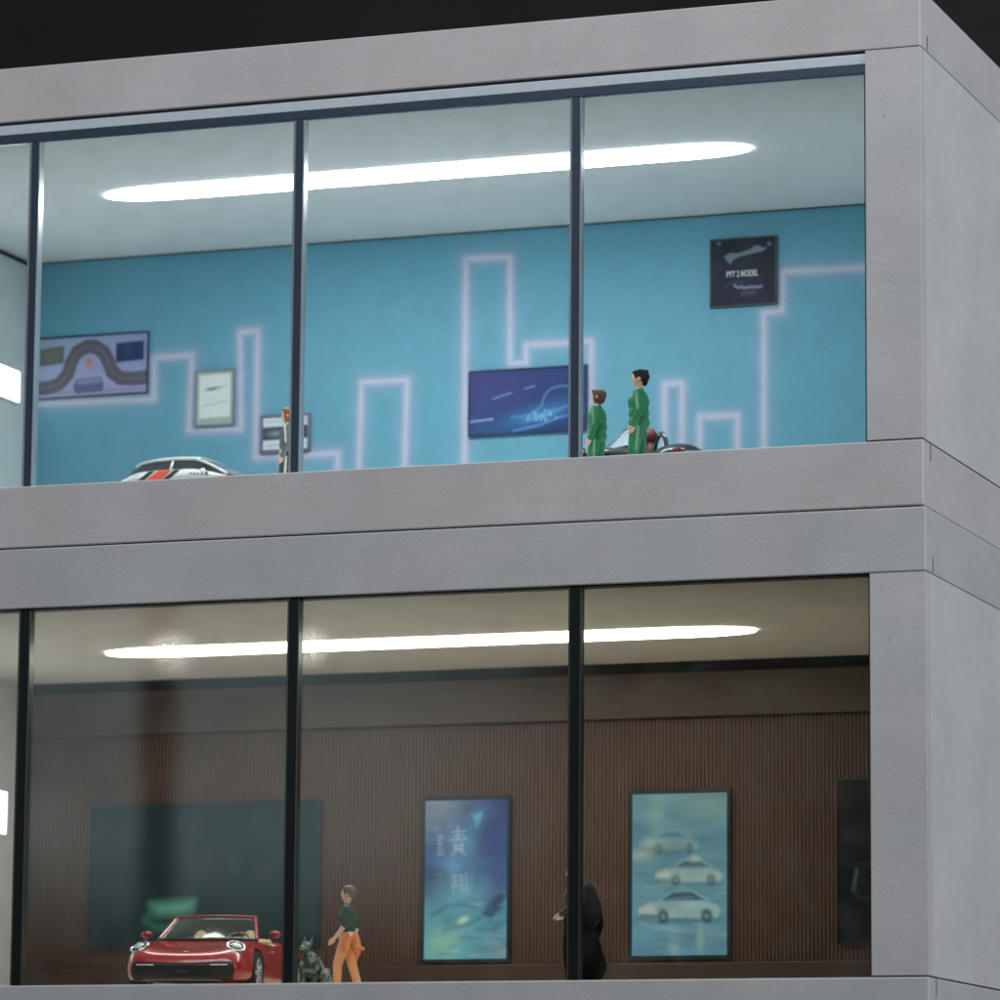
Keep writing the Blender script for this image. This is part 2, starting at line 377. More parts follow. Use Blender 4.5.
def storey(name, d, label, dx, upper):
    g = thing(name, label, 'showroom storey', (dx, 0, d['z0']))
    z = lambda v: v - d['z0']
    xr = XR - dx if upper else XR
    # slabs that form the bands round the box
    MB().box(OL - .04, OR, -.03, 9.75, z(d['top']), z(d['roof'])).build('top_band', M['frame' if upper else 'frame_low'], g, bevel=.022)
    MB().box(OL - .04, OR, -.03, 9.75, z(d['base']), 0).build('base_band', M['frame' if upper else 'frame_low'], g, bevel=.022)
    for a, b in ((OL - .03, XL), (XR, OR - .008)):
        MB().box(a, b, -.018, .2, .022, z(d['top']) - .006).build('corner_column', M['column'], g, bevel=.006)
        s0, s1 = (a, XL - .06) if a < XL else (XR + .06, b)
        MB().box(s0, s1, .2005, 9.7, .022, z(d['top']) - .006).build('side_wall', M['side'], g)
    # dark joints under the column feet and along the jambs
    for a, b in ((OL + .03, XL), (XR, OR - .06)):
        MB().box(a, b, .03, 9.6, .002, .021).build('foot_joint', M['seam'], g)
        MB().box(a, b, .03, 9.6, z(d['top']) - .005, z(d['top']) - .001).build('head_joint', M['joint'], g)
    for a, b in ((XL + .001, XL + .035), (XR - .035, XR - .001)):
        MB().box(a, b, .05, .16, .01, z(d['gl']) - .005).build('jamb_seal', M['seam'], g)
    MB().box(OR - .002, OR + .004, .34, .385, z(d['top']) + .02, z(d['top']) + .24).build('corner_notch', M['notch'], g)
    MB().box(OR - .002, OR + .004, .36, .405, -.27, -.015).build('corner_notch', M['notch'], g)
    # inside
    MB().box(XL, XR, .301 if upper else .2, YB + .02, z(d['ceil']), z(d['ceil']) + .12 if upper else z(d['top']) - .001).build('ceiling', M['ceil_up' if upper else 'ceil_low'], g)
    MB().box(XL, XR, .2, YB, .003, .012).build('floor_panel', M['floor_up' if upper else 'floor_low'], g)
    MB().box(XL - .055, XL, .2, YB, .013, z(d['ceil']) - .002).build('inner_wall', M['white_wall' if upper else 'blue_wall'], g)
    MB().box(XR, XR + .055, .2, YB, .013, z(d['ceil']) - .002).build('inner_wall', M['white_wall' if upper else 'brown_wall'], g)
    # glazing: four panes, three uprights
    ed = [XL, -2 * PITCH, -PITCH, 0.0, XR]
    for a, b in zip(ed[:-1], ed[1:]):
        e0 = .035 if a == XL else .075; e1 = .035 if b == XR else .075
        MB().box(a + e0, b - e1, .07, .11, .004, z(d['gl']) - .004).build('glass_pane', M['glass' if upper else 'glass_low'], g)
    for x in ed[1:4]:
        hw = .066 if upper else .074
        m = MB().box(x - hw, x + hw, .02, .19, .004, z(d['gl']) - .004).build('mullion', M['slate' if upper else 'black_metal'], g, bevel=.01)
        MB().box(x - hw - .03, x - hw - .001, .012, .17, .006, z(d['gl']) - .008).build('edge_trim', M['edge_up' if upper else 'edge_low'], m)
        MB().box(x + hw + .001, x + hw + .022, .012, .17, .006, z(d['gl']) - .008).build('edge_trim', M['edge_up' if upper else 'edge_low'], m)
    if upper:
        r = MB().box(XL, XR, .02, .118, z(d['gl']), z(d['gl']) + .135).build('glass_rail', M['slate'], g, bevel=.008)
        MB().box(XL, XR, .01, .3, z(d['gl']) + .137, z(d['gl']) + .30).build('rail_cap', M['alu'], r, bevel=.015)
        MB().box(XL, XR, .03, .3, z(d['gl']) + .302, z(d['top']) - .001).build('rail_gap', M['notch'], r)
    else:
        MB().box(XL, XR, .015, .12, z(d['gl']) - .012, z(d['gl']) - .001).build('glass_shadow_line', M['seam'], g)  # black strip drawn in for the thin shadow line above the panes
    return g

upper = storey('showroom_storey', UP, 'upper storey of the grey model showroom, with turquoise skyline wall and white light', 0.0, True)
lower = storey('showroom_storey', LO, 'lower storey of the grey model showroom, with the brown slatted wall and dim warm light', 0.03, False)

# back wall of the upper storey: turquoise paper printed with a neon skyline
A_ = [(-14.2, 3.18), (-13.552, 3.166), (-11.267, 3.132), (-11.284, 3.888), (-10.532, 3.899), (-10.562, 2.526), (-9.542, 2.49), (-9.595, 4.265), (-9.243, 4.262), (-9.249, 1.966), (-7.656, 1.957), (-7.66, .3)]
LINES = [A_, [(-7.27, .3), (-7.224, 3.21), (-6.355, 3.202), (-6.40, .3)],
         [(-5.248, .3), (-5.262, 5.32), (-4.432, 5.30), (-4.416, 3.39), (-4.117, 3.378), (-4.119, 3.699), (-2.913, 3.698), (-2.903, .3)],
         [(-1.568, .3), (-1.559, 2.858), (-1.244, 2.858), (-1.251, .3)],
         [(-.935, .3), (-.923, 2.25), (-.241, 2.24), (-.25, .3)],
         [(.228, .3), (.231, 4.0), (.55, 4.02), (.573, 4.70), (4.8, 4.64)]]
art = Art(XR - XL, UP['ceil'] - .012, 50)
XX = XL + art.X(); ZZ = UP['ceil'] - .002 - art.Y()
art.fill((104, 163, 184))
wob = np.sin(XX * 1.7) * .5 + np.sin(XX * 4.1 + 2) * .3 + np.sin(XX * 9.3 + ZZ * .6) * .2
art.mix(np.clip(.1 + .1 * wob, 0, .3), (90, 153, 176))
art.mix(np.clip((ZZ - 3.2) / 3.4, 0, 1) * .4, (84, 154, 180))  # tone darkens toward the ceiling, shade put into the print colour
d = np.full(XX.shape, 1e9)
for P in LINES:
    for (x0, z0), (x1, z1) in zip(P[:-1], P[1:]):
        dx, dz = x1 - x0, z1 - z0; t = np.clip(((XX - x0) * dx + (ZZ - z0) * dz) / (dx * dx + dz * dz), 0, 1)
        d = np.minimum(d, np.hypot(XX - x0 - t * dx, ZZ - z0 - t * dz))
art.mix(np.exp(-(d / .19) ** 2) * .45, (160, 176, 204))
art.mix(np.exp(-(d / .095) ** 4) * .5, (188, 184, 208))
art.mix(np.exp(-(d / .035) ** 2) * .6, (214, 208, 226))
w = art.sheet('back_wall', M['ink'], upper, XL, UP['ceil'] - .002, YB, .12)
MB().box(XL, XR, YB - .03, YB - .002, UP['ceil'] - .022, UP['ceil'] - .003).build('ceiling_shadow_strip', M['seam'], upper)  # black strip in place of the shade where wall meets ceiling
MB().box(XL + .002, XL + .03, 1.0, YB - .04, UP['ceil'] - .075, UP['ceil'] - .004).build('ceiling_gap_strip', M['seam'], upper)  # black strip marking the dark gap line along the left wall

# back wall of the lower storey: vertical slats under a plain beam
zb = LO['z0']; wallh = LO['ceil'] - zb
o = MB(); p = .0685; n = int((XR - XL) / p); rows = []
for i in range(n):
    x = XL + i * p
    rows += [(x, YB + .022), (x + .018, YB + .022), (x + .026, YB), (x + p - .008, YB)]
rows.append((XR, YB + .022))
o.grid([[(x, y, .013) for x, y in rows], [(x, y, wallh - .9) for x, y in rows]])
o.box(XL, XR, YB + .03, YB + .12, .013, wallh - .004)
o.build('back_wall', M['slat'], lower, weld=False)
MB().box(XL, XR, YB - .14, YB + .028, wallh - .965, wallh - .19).build('wall_beam', M['beam'], lower, bevel=.02)
MB().box(XL, XR, YB - .06, YB + .028, wallh - .188, wallh - .003).build('wall_shadow_gap', M['seam'], lower)  # solid black strip stands in for the shadow band under the ceiling
MB().box(XL, XR, YB - .07, YB + .018, .014, .76).build('skirting_board', M['skirting'], lower, bevel=.015)

# ---------------------------------------------------------------- lights and glowing bars fixed in the model
def ceiling_light(d, mat, label, y, hw):
    g = thing('ceiling_light', label, 'ceiling light', (-4.36 if hw < .5 else -4.50, y, d['ceil']))
    n = 48; hl = 5.78; out = []
    for k in range(n * 2):
        a = 2 * PI * k / (n * 2); c, s = math.cos(a), math.sin(a)
        out.append((math.copysign(abs(c) ** .55, c), math.copysign(abs(s) ** .8, s)))
    def xy(q, k):  # straight run with long tapering ends
        x = math.copysign(max(0, hl - 1.3), q[0]) + q[0] * 1.3 if abs(q[0]) > .02 else 0
        return (x * k, q[1] * hw * k)
    pts = []
    for k in range(120):
        t = -1 + 2 * k / 119; x = hl * math.copysign(abs(t) ** .8, t)
        e = max(0, (abs(x) - (hl - 1.5)) / 1.5); pts.append((x, hw * math.sqrt(max(0, 1 - e ** 2.6))))
    ring = pts + [(x, -y) for x, y in pts[::-1]]
    m = MB(); N = len(ring); V = []
    for (kx, ky, zz) in ((1, 1, -.004), (.998, .97, -.03), (.985, .75, -.045), (.97, .35, -.05)):
        V.append([(x * kx, y * ky, zz) for x, y in ring])
    vs = [p for r in V for p in r]; fs = []
    for i in range(3):
        for k in range(N): fs.append((i * N + k, i * N + (k + 1) % N, (i + 1) * N + (k + 1) % N, (i + 1) * N + k))
    h = N // 2
    for k in range(h - 1): fs.append((3 * N + k, 3 * N + k + 1, 3 * N + N - 2 - k, 3 * N + N - 1 - k))
    m.add(vs, fs); m.build('diffuser', mat, g, smooth=True)
    return g
ceiling_light(UP, M['led_up'], 'long white light slot glowing in the white upper ceiling', 4.62, .47)
ceiling_light(LO, M['led_low'], 'long warm white light slot glowing in the dim lower ceiling', 5.35, .56)
def glow_bar(d, z0, z1, y0, y1, label):  # bright bar modelled as an emitting box on the left inner wall
    g = thing('glow_bar', label, 'wall light', (XL, (y0 + y1) / 2, z0), group='glowing bars on the left inner walls')
    MB().box(.002, .05, (y0 - y1) / 2, (y1 - y0) / 2, 0, z1 - z0).build('diffuser', M['bar_glow'], g, bevel=.02)
    MB().box(.001, .03, (y0 - y1) / 2 - .04, (y1 - y0) / 2 + .04, -.04, z1 - z0 + .04).build('backing', M['alu'], g, bevel=.01)
glow_bar(UP, 3.13, 3.70, 2.2, 8.78, 'white glowing bar on the pale left wall of the upper storey')
glow_bar(LO, -4.74, -3.97, 2.2, 8.70, 'white glowing bar on the bluish left wall of the lower storey')

# ---------------------------------------------------------------- pictures and screens on the back walls
def picture(name, label, cat, x0, x1, z0, z1, art, fw, fmat, pmat, y=YB, depth=.06, group=None):
    g = thing(name, label, cat, ((x0 + x1) / 2, y, z0), group=group)
    w, h = x1 - x0, z1 - z0
    f = MB(); hx = w / 2
    for a, b, c, e in ((-hx, hx, h - fw, h), (-hx, hx, 0, fw), (-hx, -hx + fw, fw, h - fw), (hx - fw, hx, fw, h - fw)):
        f.box(a, b, -depth, -.003, c, e)
    f.build('frame', fmat, g, weld=False)
    art.sheet('print' if pmat is not M['dark_screen'] else 'screen', pmat, g, -hx + fw - .004, h - fw + .004, -depth + .02, .025)
    return g
def canvas(x0, x1, z0, z1, fw, ppu): return Art(x1 - x0 - 2 * fw + .008, z1 - z0 - 2 * fw + .008, ppu)

# road picture
R = (-13.64, -11.38, 3.24, 4.39); a = canvas(*R, .03, 70)
a.grad((150, 168, 200), (146, 158, 196), (166, 168, 206), (160, 156, 196))
a.line([(-.02, .93), (1.02, .93)], .02, (112, 104, 140), .8, .01)
road = [(-.05, .84), (.1, .83), (.2, .78), (.28, .62), (.31, .42), (.36, .25), (.45, .17), (.52, .18), (.6, .28), (.645, .45), (.68, .62), (.76, .74), (.88, .76), (1.05, .745)]
a.line(road, .26, (98, 96, 108), 1, .012); a.line(road, .02, (150, 150, 150), .35, .01)
a.poly([(.02, .17), (.24, .13), (.24, .43), (.02, .46)], (96, 106, 104)); a.blob(.12, .3, .08, .1, (118, 122, 96), .6)
a.poly([(.715, .145), (.965, .125), (.968, .45), (.715, .47)], (44, 58, 104)); a.blob(.8, .28, .05, .13, (52, 76, 84), .6)
a.blob(.47, .44, .035, .1, (196, 128, 118), .9, 0, 2); a.blob(.472, .5, .03, .05, (176, 150, 150), .7)
a.poly([(.36, .72), (.58, .69), (.61, .83), (.6, .94), (.36, .96), (.33, .85)], (104, 102, 142)); a.poly([(.37, .74), (.57, .71), (.58, .79), (.37, .81)], (138, 140, 176))
picture('road_picture', 'wide lavender picture of a grey winding road, at the left end of the turquoise wall', 'picture', *R, a, .03, M['frame_navy'], M['poster'], depth=.035)
# certificate
R = (-10.43, -9.67, 2.57, 3.59); a = canvas(*R, .03, 90); a.fill((170, 184, 178))
a.poly([(.07, .06), (.93, .05), (.93, .86), (.07, .88)], (222, 230, 226))
a.blob(.42, .33, .19, .03, (92, 104, 134), .95, -.08, 1.6); a.blob(.62, .3, .2, .014, (120, 130, 150), .8, -.05)
a.line([(.16, .66), (.3, .62), (.42, .635), (.55, .6), (.84, .57)], .012, (120, 132, 146), .8, .01); a.line([(.2, .53), (.5, .52)], .01, (176, 184, 190), .7, .01)
picture('framed_certificate', 'small white framed certificate with a grey car sketch and handwriting, inside the neon line', 'picture', *R, a, .03, M['frame_grey'], M['poster'])
# photo in mat
R = (-9.14, -8.18, 2.02, 2.71); a = canvas(*R, .05, 90); a.fill((212, 222, 226))
a.poly([(-.02, .3), (1.02, .28), (1.02, .68), (-.02, .7)], (66, 76, 94)); a.blob(.3, .5, .16, .09, (150, 166, 176), .8); a.blob(.75, .5, .1, .1, (40, 48, 62), .8); a.blob(.12, .52, .07, .1, (110, 120, 134), .6)
a.line([(.1, .14), (.9, .13)], .05, (180, 192, 200), .8, .02); a.line([(.1, .86), (.9, .85)], .04, (170, 184, 192), .8, .02)
picture('framed_photograph', 'small photograph with a dark middle band in a mauve frame, behind the orange haired figure', 'picture', *R, a, .05, M['frame_mauve'], M['poster'])
# blue streak poster
R = (-5.17, -2.968, 2.11, 3.28); a = canvas(*R, .02, 80)
a.grad((66, 66, 118), (48, 66, 116), (46, 82, 124), (42, 60, 104)); a.blob(.1, .3, .3, .5, (76, 72, 124), .5)
a.blob(.6, .72, .3, .14, (70, 140, 196), .6, -.2); a.blob(.62, .75, .12, .05, (120, 190, 228), .6, -.2)
a.line([(.2, .44), (.36, .36)], .02, (140, 160, 210), .8, .015); a.line([(.48, .31), (.56, .27)], .02, (140, 160, 210), .8, .015)
a.line([(0, .78), (.2, .755)], .035, (160, 170, 216), .8, .015)
a.line([(.38, .955), (.6, .89), (.78, .78), (.98, .72)], .03, (110, 156, 214), .85, .02)
a.line([(.36, .74), (.5, .74), (.62, .6), (.645, .43), (.7, .33), (.8, .29), (.9, .33)], .02, (116, 168, 222), .65, .02)
a.line([(.68, .68), (.76, .66), (.86, .6)], .03, (110, 156, 214), .7, .02)
for q in range(14): a.blob(.5 + .25 * rng.random(), .66 + .16 * rng.random(), .008, .014, (180, 220, 240), .7)
picture('blue_poster', 'wide dark blue poster of pale light streaks tracing a car, behind the right hand upright', 'poster', *R, a, .02, M['frame_navy'], M['poster'])
# dark sign with lettering
R = (-.725, .482, 4.14, 5.345); a = canvas(*R, .025, 90); a.grad((27, 38, 50), (24, 36, 46), (38, 40, 60), (42, 40, 60))
a.poly([(.2, .25), (.3, .2), (.42, .215), (.6, .17), (.68, .115), (.76, .12), (.78, .155), (.86, .15), (.82, .2), (.62, .235), (.44, .265), (.34, .31), (.3, .37), (.24, .32)], (118, 132, 152), .9)
a.blob(.12, .05, .03, .02, (150, 160, 170), .7); a.blob(.9, .1, .03, .03, (140, 150, 160), .7)
a.line([(.36, .7), (.42, .74), (.46, .72), (.52, .75), (.6, .735), (.7, .745), (.78, .74)], .035, (150, 150, 186), .85, .02); a.line([(.2, .72), (.3, .66), (.5, .65)], .02, (90, 88, 104), .7, .02)
a.line([(.48, .83), (.66, .82)], .05, (84, 84, 124), .7, .03)
sg = picture('dark_sign', 'square dark sign with a pale car and white lettering, highest on the turquoise wall', 'sign', *R, a, .025, M['frame_dark'], M['poster'])
def letters(txt, size, loc, mat, parent, name='lettering', sx=1.0, rot=0.0):
    cu = bpy.data.curves.new(name, 'FONT'); cu.body = txt; cu.size = size; cu.extrude = .004; cu.align_x = 'CENTER'; cu.offset = size * .018
    t = bpy.data.objects.new(name, cu); COL.objects.link(t); bpy.context.view_layer.update()
    me = bpy.data.meshes.new_from_object(t.evaluated_get(bpy.context.evaluated_depsgraph_get())); COL.objects.unlink(t); bpy.data.objects.remove(t)
    me.transform(Matrix.Translation(loc) @ Matrix.Rotation(rot, 4, 'Y') @ Matrix.Rotation(PI / 2, 4, 'X') @ Matrix.Scale(sx, 4, (1, 0, 0)))
    me.materials.clear(); me.materials.append(mat)
    o = bpy.data.objects.new(name, me); COL.objects.link(o); o.parent = parent; return o
letters('PYT 2 MODEL', .15, (-.02, -.048, .52), M['white_ink'], sg, sx=.62)

# backlit car posters, lower storey
R = (-5.965, -4.31, -7.09, -4.215); a = canvas(*R, .065, 60)
a.grad((128, 142, 160), (52, 70, 122), (96, 172, 166), (96, 140, 160)); V = a.V
a.mix(np.exp(-((V - .36) / .24) ** 2) * .75, (46, 84, 140)); a.blob(.02, .45, .14, .2, (34, 64, 122), .7)
a.blob(.08, .03, .25, .12, (140, 150, 160), .7); a.blob(.85, .25, .3, .35, (40, 60, 118), .8)
a.poly([(.56, .1), (.68, .08), (.66, .2), (.6, .33), (.63, .62), (.3, .7), (.16, .68), (.26, .5), (.3, .3), (.42, .18)], (74, 140, 172), .55, .1)
a.poly([(.58, .1), (.69, .08), (.66, .15), (.62, .18)], (98, 170, 184), .8, .03)
a.mix(np.clip((V - .6) / .12, 0, 1) * .65, (80, 158, 170)); a.blob(.2, .93, .2, .1, (140, 190, 160), .7, -.4); a.blob(.9, .95, .2, .08, (136, 160, 168), .6)
a.poly([(.7, .72), (.8, .62), (.92, .58), (.97, .62), (.9, .7), (.8, .76)], (32, 54, 100), .85, .04); a.blob(1.0, .66, .05, .05, (96, 170, 180), .6)
a.line([(.1, .72), (.3, .66), (.45, .66), (.62, .675)], .05, (38, 92, 120), .75, .03); a.line([(.24, .82), (.4, .8), (.56, .78), (.7, .73)], .05, (44, 98, 124), .7, .03)
a.line([(.44, .86), (.62, .87), (.8, .83), (.98, .76)], .04, (52, 110, 134), .6, .03)
a.blob(.47, .755, .075, .02, (188, 226, 190), .95, -.5, 1.5); a.blob(.3, .88, .12, .04, (150, 204, 170), .5, -.4)
for q in range(46):
    u, v = rng.random(), .58 + .42 * rng.random(); al = .35 * rng.random() + .1; L_ = .06 + .12 * rng.random()
    a.line([(u, v), (u + L_, v - .03 + .04 * rng.random())], .015 + .02 * rng.random(), [(130, 200, 196), (60, 120, 140), (170, 210, 200)][q % 3], al, .02)
a.blob(.38, .3, .2, .2, (104, 156, 186), .5); a.blob(.45, .6, .25, .1, (120, 180, 190), .45)
a.blotch(160, .26)
ink = (196, 204, 214)
for s_ in ([(.4, .165), (.4, .25)], [(.33, .2), (.49, .195)], [(.35, .225), (.47, .22)], [(.31, .25), (.5, .245)], [(.36, .27), (.36, .31)], [(.45, .27), (.45, .31)], [(.36, .29), (.45, .285)], [(.4, .31), (.33, .345)], [(.42, .31), (.49, .345)], [(.36, .31), (.46, .31)]):
    a.line(s_, .024, ink, .62, .02)
for s_ in ([(.34, .48), (.46, .475)], [(.36, .48), (.35, .6)], [(.45, .48), (.46, .57)], [(.36, .51), (.45, .505)], [(.33, .54), (.44, .535)], [(.5, .46), (.51, .58)]): a.line(s_, .026, (176, 200, 190), .5, .024)
for v in (.225, .25, .275, .3, .325, .345): a.line([(.15, v), (.22 + .02 * (v > .3), v - .004)], .016, ink, .55, .01)
a.line([(.18, .22), (.185, .35)], .014, ink, .5, .01)
for v in (.47, .5, .53): a.line([(.15, v), (.22, v - .004)], .016, (130, 150, 180), .5, .01)
a.a *= 1.18; a.blob(.3, .84, .3, .07, (150, 206, 196), .35, -.2); a.blob(.72, .5, .1, .12, (92, 150, 184), .4)
picture('backlit_poster', 'glowing deep blue poster with pale characters, left of the two on the slatted wall', 'poster', *R, a, .065, M['frame_dark'], M['screen'])
R = (-2.175, -.345, -7.075, -4.19); a = canvas(*R, .068, 60)
a.grad((112, 158, 164), (120, 160, 156), (104, 160, 176), (96, 150, 170)); V = a.V
a.mix(np.exp(-((V - .33) / .16) ** 2) * .5, (78, 130, 158)); a.blob(.25, .1, .09, .2, (148, 186, 176), .6); a.blob(.85, .08, .3, .12, (134, 168, 158), .5)
a.blob(.05, .25, .1, .1, (84, 134, 158), .5)
def mini_car(u, v, w_, al, body, soft):
    k = w_ * .36; P = lambda *q: [(u + x * w_, v + y * k) for x, y in q]
    a.poly(P((-.5, .2), (.5, .24), (.46, .34), (-.44, .32)), (62, 104, 120), al * .7, soft * 2)
    a.poly(P((-.5, .02), (-.36, -.1), (-.2, -.13), (.3, -.12), (.46, -.02), (.5, .1), (.46, .22), (-.44, .22), (-.5, .14)), body, al, soft)
    a.poly(P((-.24, -.13), (-.08, -.3), (.14, -.31), (.32, -.13)), (52, 84, 106), al, soft)
    a.line(P((-.24, -.13), (-.08, -.31), (.14, -.32), (.34, -.13)), .02, body, al * .9, soft)
    a.poly(P((-.49, .03), (-.36, -.06), (-.28, .02), (-.34, .1), (-.48, .1)), (212, 212, 188), al * .8, soft * 1.5)
    a.poly(P((-.48, .14), (-.26, .15), (-.28, .22), (-.46, .21)), (48, 80, 94), al * .8, soft)
    for x in (-.2, .33): a.blob(u + x * w_, v + .19 * k, .072 * w_, .15 * k, (36, 60, 74), al, 0, 2.5); a.blob(u + x * w_, v + .19 * k, .03 * w_, .06 * k, (130, 160, 164), al * .8, 0, 2)
mini_car(.40, .30, .62, .5, (160, 190, 178), .045)
mini_car(.60, .49, .70, .68, (176, 200, 184), .035)
mini_car(.50, .70, .86, .88, (160, 194, 188), .024)
a.blob(.66, .405, .06, .025, (188, 204, 178), .7, 0, 1.5); a.blob(.1, .37, .14, .05, (172, 196, 176), .7)
a.line([(.1, .8), (.3, .83), (.6, .85), (1, .87)], .07, (140, 184, 180), .6, .05); a.line([(.3, .85), (.65, .89)], .05, (92, 144, 158), .7, .03)
a.blob(.44, .95, .06, .06, (160, 194, 184), .7); a.blob(.72, .9, .04, .09, (168, 198, 178), .6); a.blob(.1, .93, .16, .06, (84, 140, 164), .6)
for q in range(34):
    u, v = rng.random(), .4 + .6 * rng.random()
    a.line([(u, v), (u + .1 + .2 * rng.random(), v + .012 * rng.normal())], .012 + .02 * rng.random(), [(170, 204, 196), (84, 134, 150)][q % 2], .1 + .25 * rng.random(), .02)
a.blotch(200, .17, .14, .03)
picture('backlit_poster', 'glowing pale teal poster of several cars, right of the two on the slatted wall', 'poster', *R, a, .068, M['frame_dark'], M['screen'])
# large dark television
R = (-12.33, -7.85, -6.78, -4.2); a = canvas(*R, .03, 40); a.grad((20, 42, 48), (20, 46, 54), (18, 42, 46), (20, 48, 52))
a.poly([(.27, .7), (.46, .68), (.45, .74), (.40, .765), (.3, .77)], (104, 186, 168), .95, .12)
a.line([(.27, .77), (.25, .81), (.29, .86), (.38, .87), (.43, .83), (.43, .79)], .09, (66, 136, 122), .8, .1)
tvg = picture('television', 'large dark television with a low teal shape, on the slatted wall behind the red car', 'television', *R, a, .03, M['frame_dark'], M['dark_screen'])
# dark panel at the right end
R = (1.50, 3.6, -6.86, -4.08); a = canvas(*R, .03, 50); a.fill((14, 21, 21))
a.line([(.105, .52), (.3, .51)], .03, (44, 66, 76), .7, .03); a.line([(.16, .55), (.14, .64), (.13, .68)], .04, (104, 134, 142), .7, .03)
a.line([(.13, .66), (.17, .72), (.24, .735), (.34, .71)], .06, (34, 62, 66), .8, .04); a.line([(.2, .55), (.22, .62), (.3, .66)], .05, (28, 50, 54), .7, .04)
picture('wall_screen', 'dark green panel with a small teal emblem, at the right end of the slatted wall' , 'screen', *R, a, .03, M['frame_dark'], M['dark_screen'])

# ---------------------------------------------------------------- figures
def vec(*a): return np.array(a, float)
class Fig:
    """body grown from tapered limbs and ellipsoids, fused into one continuous skin"""
    def __init__(s): s.p = []
    def cap(s, a, b, r0, r1, m): s.p.append(('c', vec(*a), vec(*b), r0, r1, m)); return s
    def ell(s, c, r, m, rot=(0, 0, 0)):
        R = Matrix.Rotation(rot[2], 3, 'Z') @ Matrix.Rotation(rot[1], 3, 'Y') @ Matrix.Rotation(rot[0], 3, 'X')
        s.p.append(('e', vec(*c), vec(*r), R, None, m)); return s
    def chain(s, pts, rs, m):
        for i in range(len(pts) - 1): s.cap(pts[i], pts[i + 1], rs[i], rs[i + 1], m)
        return s
    def build(s, name, mats, parent, vox=.012, smooth=3):
        mb = MB()
        for q in s.p:
            if q[0] == 'c':
                _, a, b, r0, r1, m = q; ax = b - a; L = np.linalg.norm(ax); pr = []
                for i in range(7): t = PI / 2 * i / 6; pr.append((r0 * math.sin(t) + 1e-5, -r0 * math.cos(t)))
                for i in range(7): t = PI / 2 * i / 6; pr.append((r1 * math.cos(t) + 1e-5, L + r1 * math.sin(t)))
                t = MB().lathe(pr, 16); Rm = Vector(ax).to_track_quat('Z', 'Y').to_matrix()
                base = len(mb.v); mb.add([Vector(a) + Rm @ Vector(v) for v in t.v], t.f)
                n = len(pr); mb.add([], [])
                mb.f.append(tuple(base + k * n for k in range(15, -1, -1))); mb.m.append(0)
                mb.f.append(tuple(base + k * n + n - 1 for k in range(16))); mb.m.append(0)
            else:
                _, c, r, R, _, m = q; mb.ell(tuple(c), tuple(r), R, 18, 12)
        o = mb.build(name, mats, parent)
        md = o.modifiers.new('r', 'REMESH'); md.mode = 'VOXEL'; md.voxel_size = vox
        if smooth: sm = o.modifiers.new('s', 'SMOOTH'); sm.factor = .5; sm.iterations = smooth
        bake_mesh(o); me = o.data
        me.materials.clear()
        for m in mats: me.materials.append(m)
        n = len(me.polygons); ce = np.empty(n * 3); me.polygons.foreach_get('center', ce); ce = ce.reshape(-1, 3)
        best = np.full(n, 1e9); idx = np.zeros(n, int)
        for q in s.p:
            if q[0] == 'c':
                _, a, b, r0, r1, m = q; ax = b - a; t = np.clip(((ce - a) @ ax) / (ax @ ax + 1e-12), 0, 1)
                dd = np.linalg.norm(ce - a - t[:, None] * ax, axis=1) - (r0 + (r1 - r0) * t)
            else:
                _, c, r, R, _, m = q; l = (ce - c) @ np.array(R); k = np.linalg.norm(l / r, axis=1); g = np.linalg.norm(l / (r * r), axis=1) + 1e-9; dd = k * (k - 1) / g
            w_ = dd < best; best[w_] = dd[w_]; idx[w_] = m
        me.polygons.foreach_set('material_index', idx.astype(np.int32)); me.polygons.foreach_set('use_smooth', [True] * n)
        return o

SKIN = pbr('figure_skin', (236, 194, 170), .5)
EYE = pbr('figure_eye', (40, 32, 30), .3)
LIP = pbr('figure_lip', (176, 96, 90), .5)
def cloth(name, c, rough=.6): return pbr(name, c, rough, var=.12, vscale=5, coat=.1)
GREEN = cloth('green_tracksuit', (30, 128, 84)); STRIPE = cloth('pale_stripe', (118, 178, 142)); DKGREEN = cloth('dark_green_jumper', (34, 70, 52))
ORANGE = cloth('orange_cloth', (226, 138, 82)); TAN = cloth('tan_trousers', (240, 170, 118)); WHITE = cloth('white_cloth', (226, 226, 216)); GREY = cloth('grey_cloth', (104, 112, 118))
DKGREY = cloth('charcoal_cloth', (60, 68, 74)); BLACK = pbr('black_cloth', (13, 15, 15), .95, spec=.1); SHOE = cloth('dark_shoe', (44, 42, 42)); LEAF = cloth('moss_green_jacket', (44, 62, 36))
H_BROWN = cloth('brown_hair', (96, 68, 52)); H_BLACK = pbr('black_hair', (20, 20, 22), .8, spec=.2); H_ORANGE = cloth('orange_hair', (176, 92, 48)); H_ASH = cloth('ash_brown_hair', (104, 88, 74))

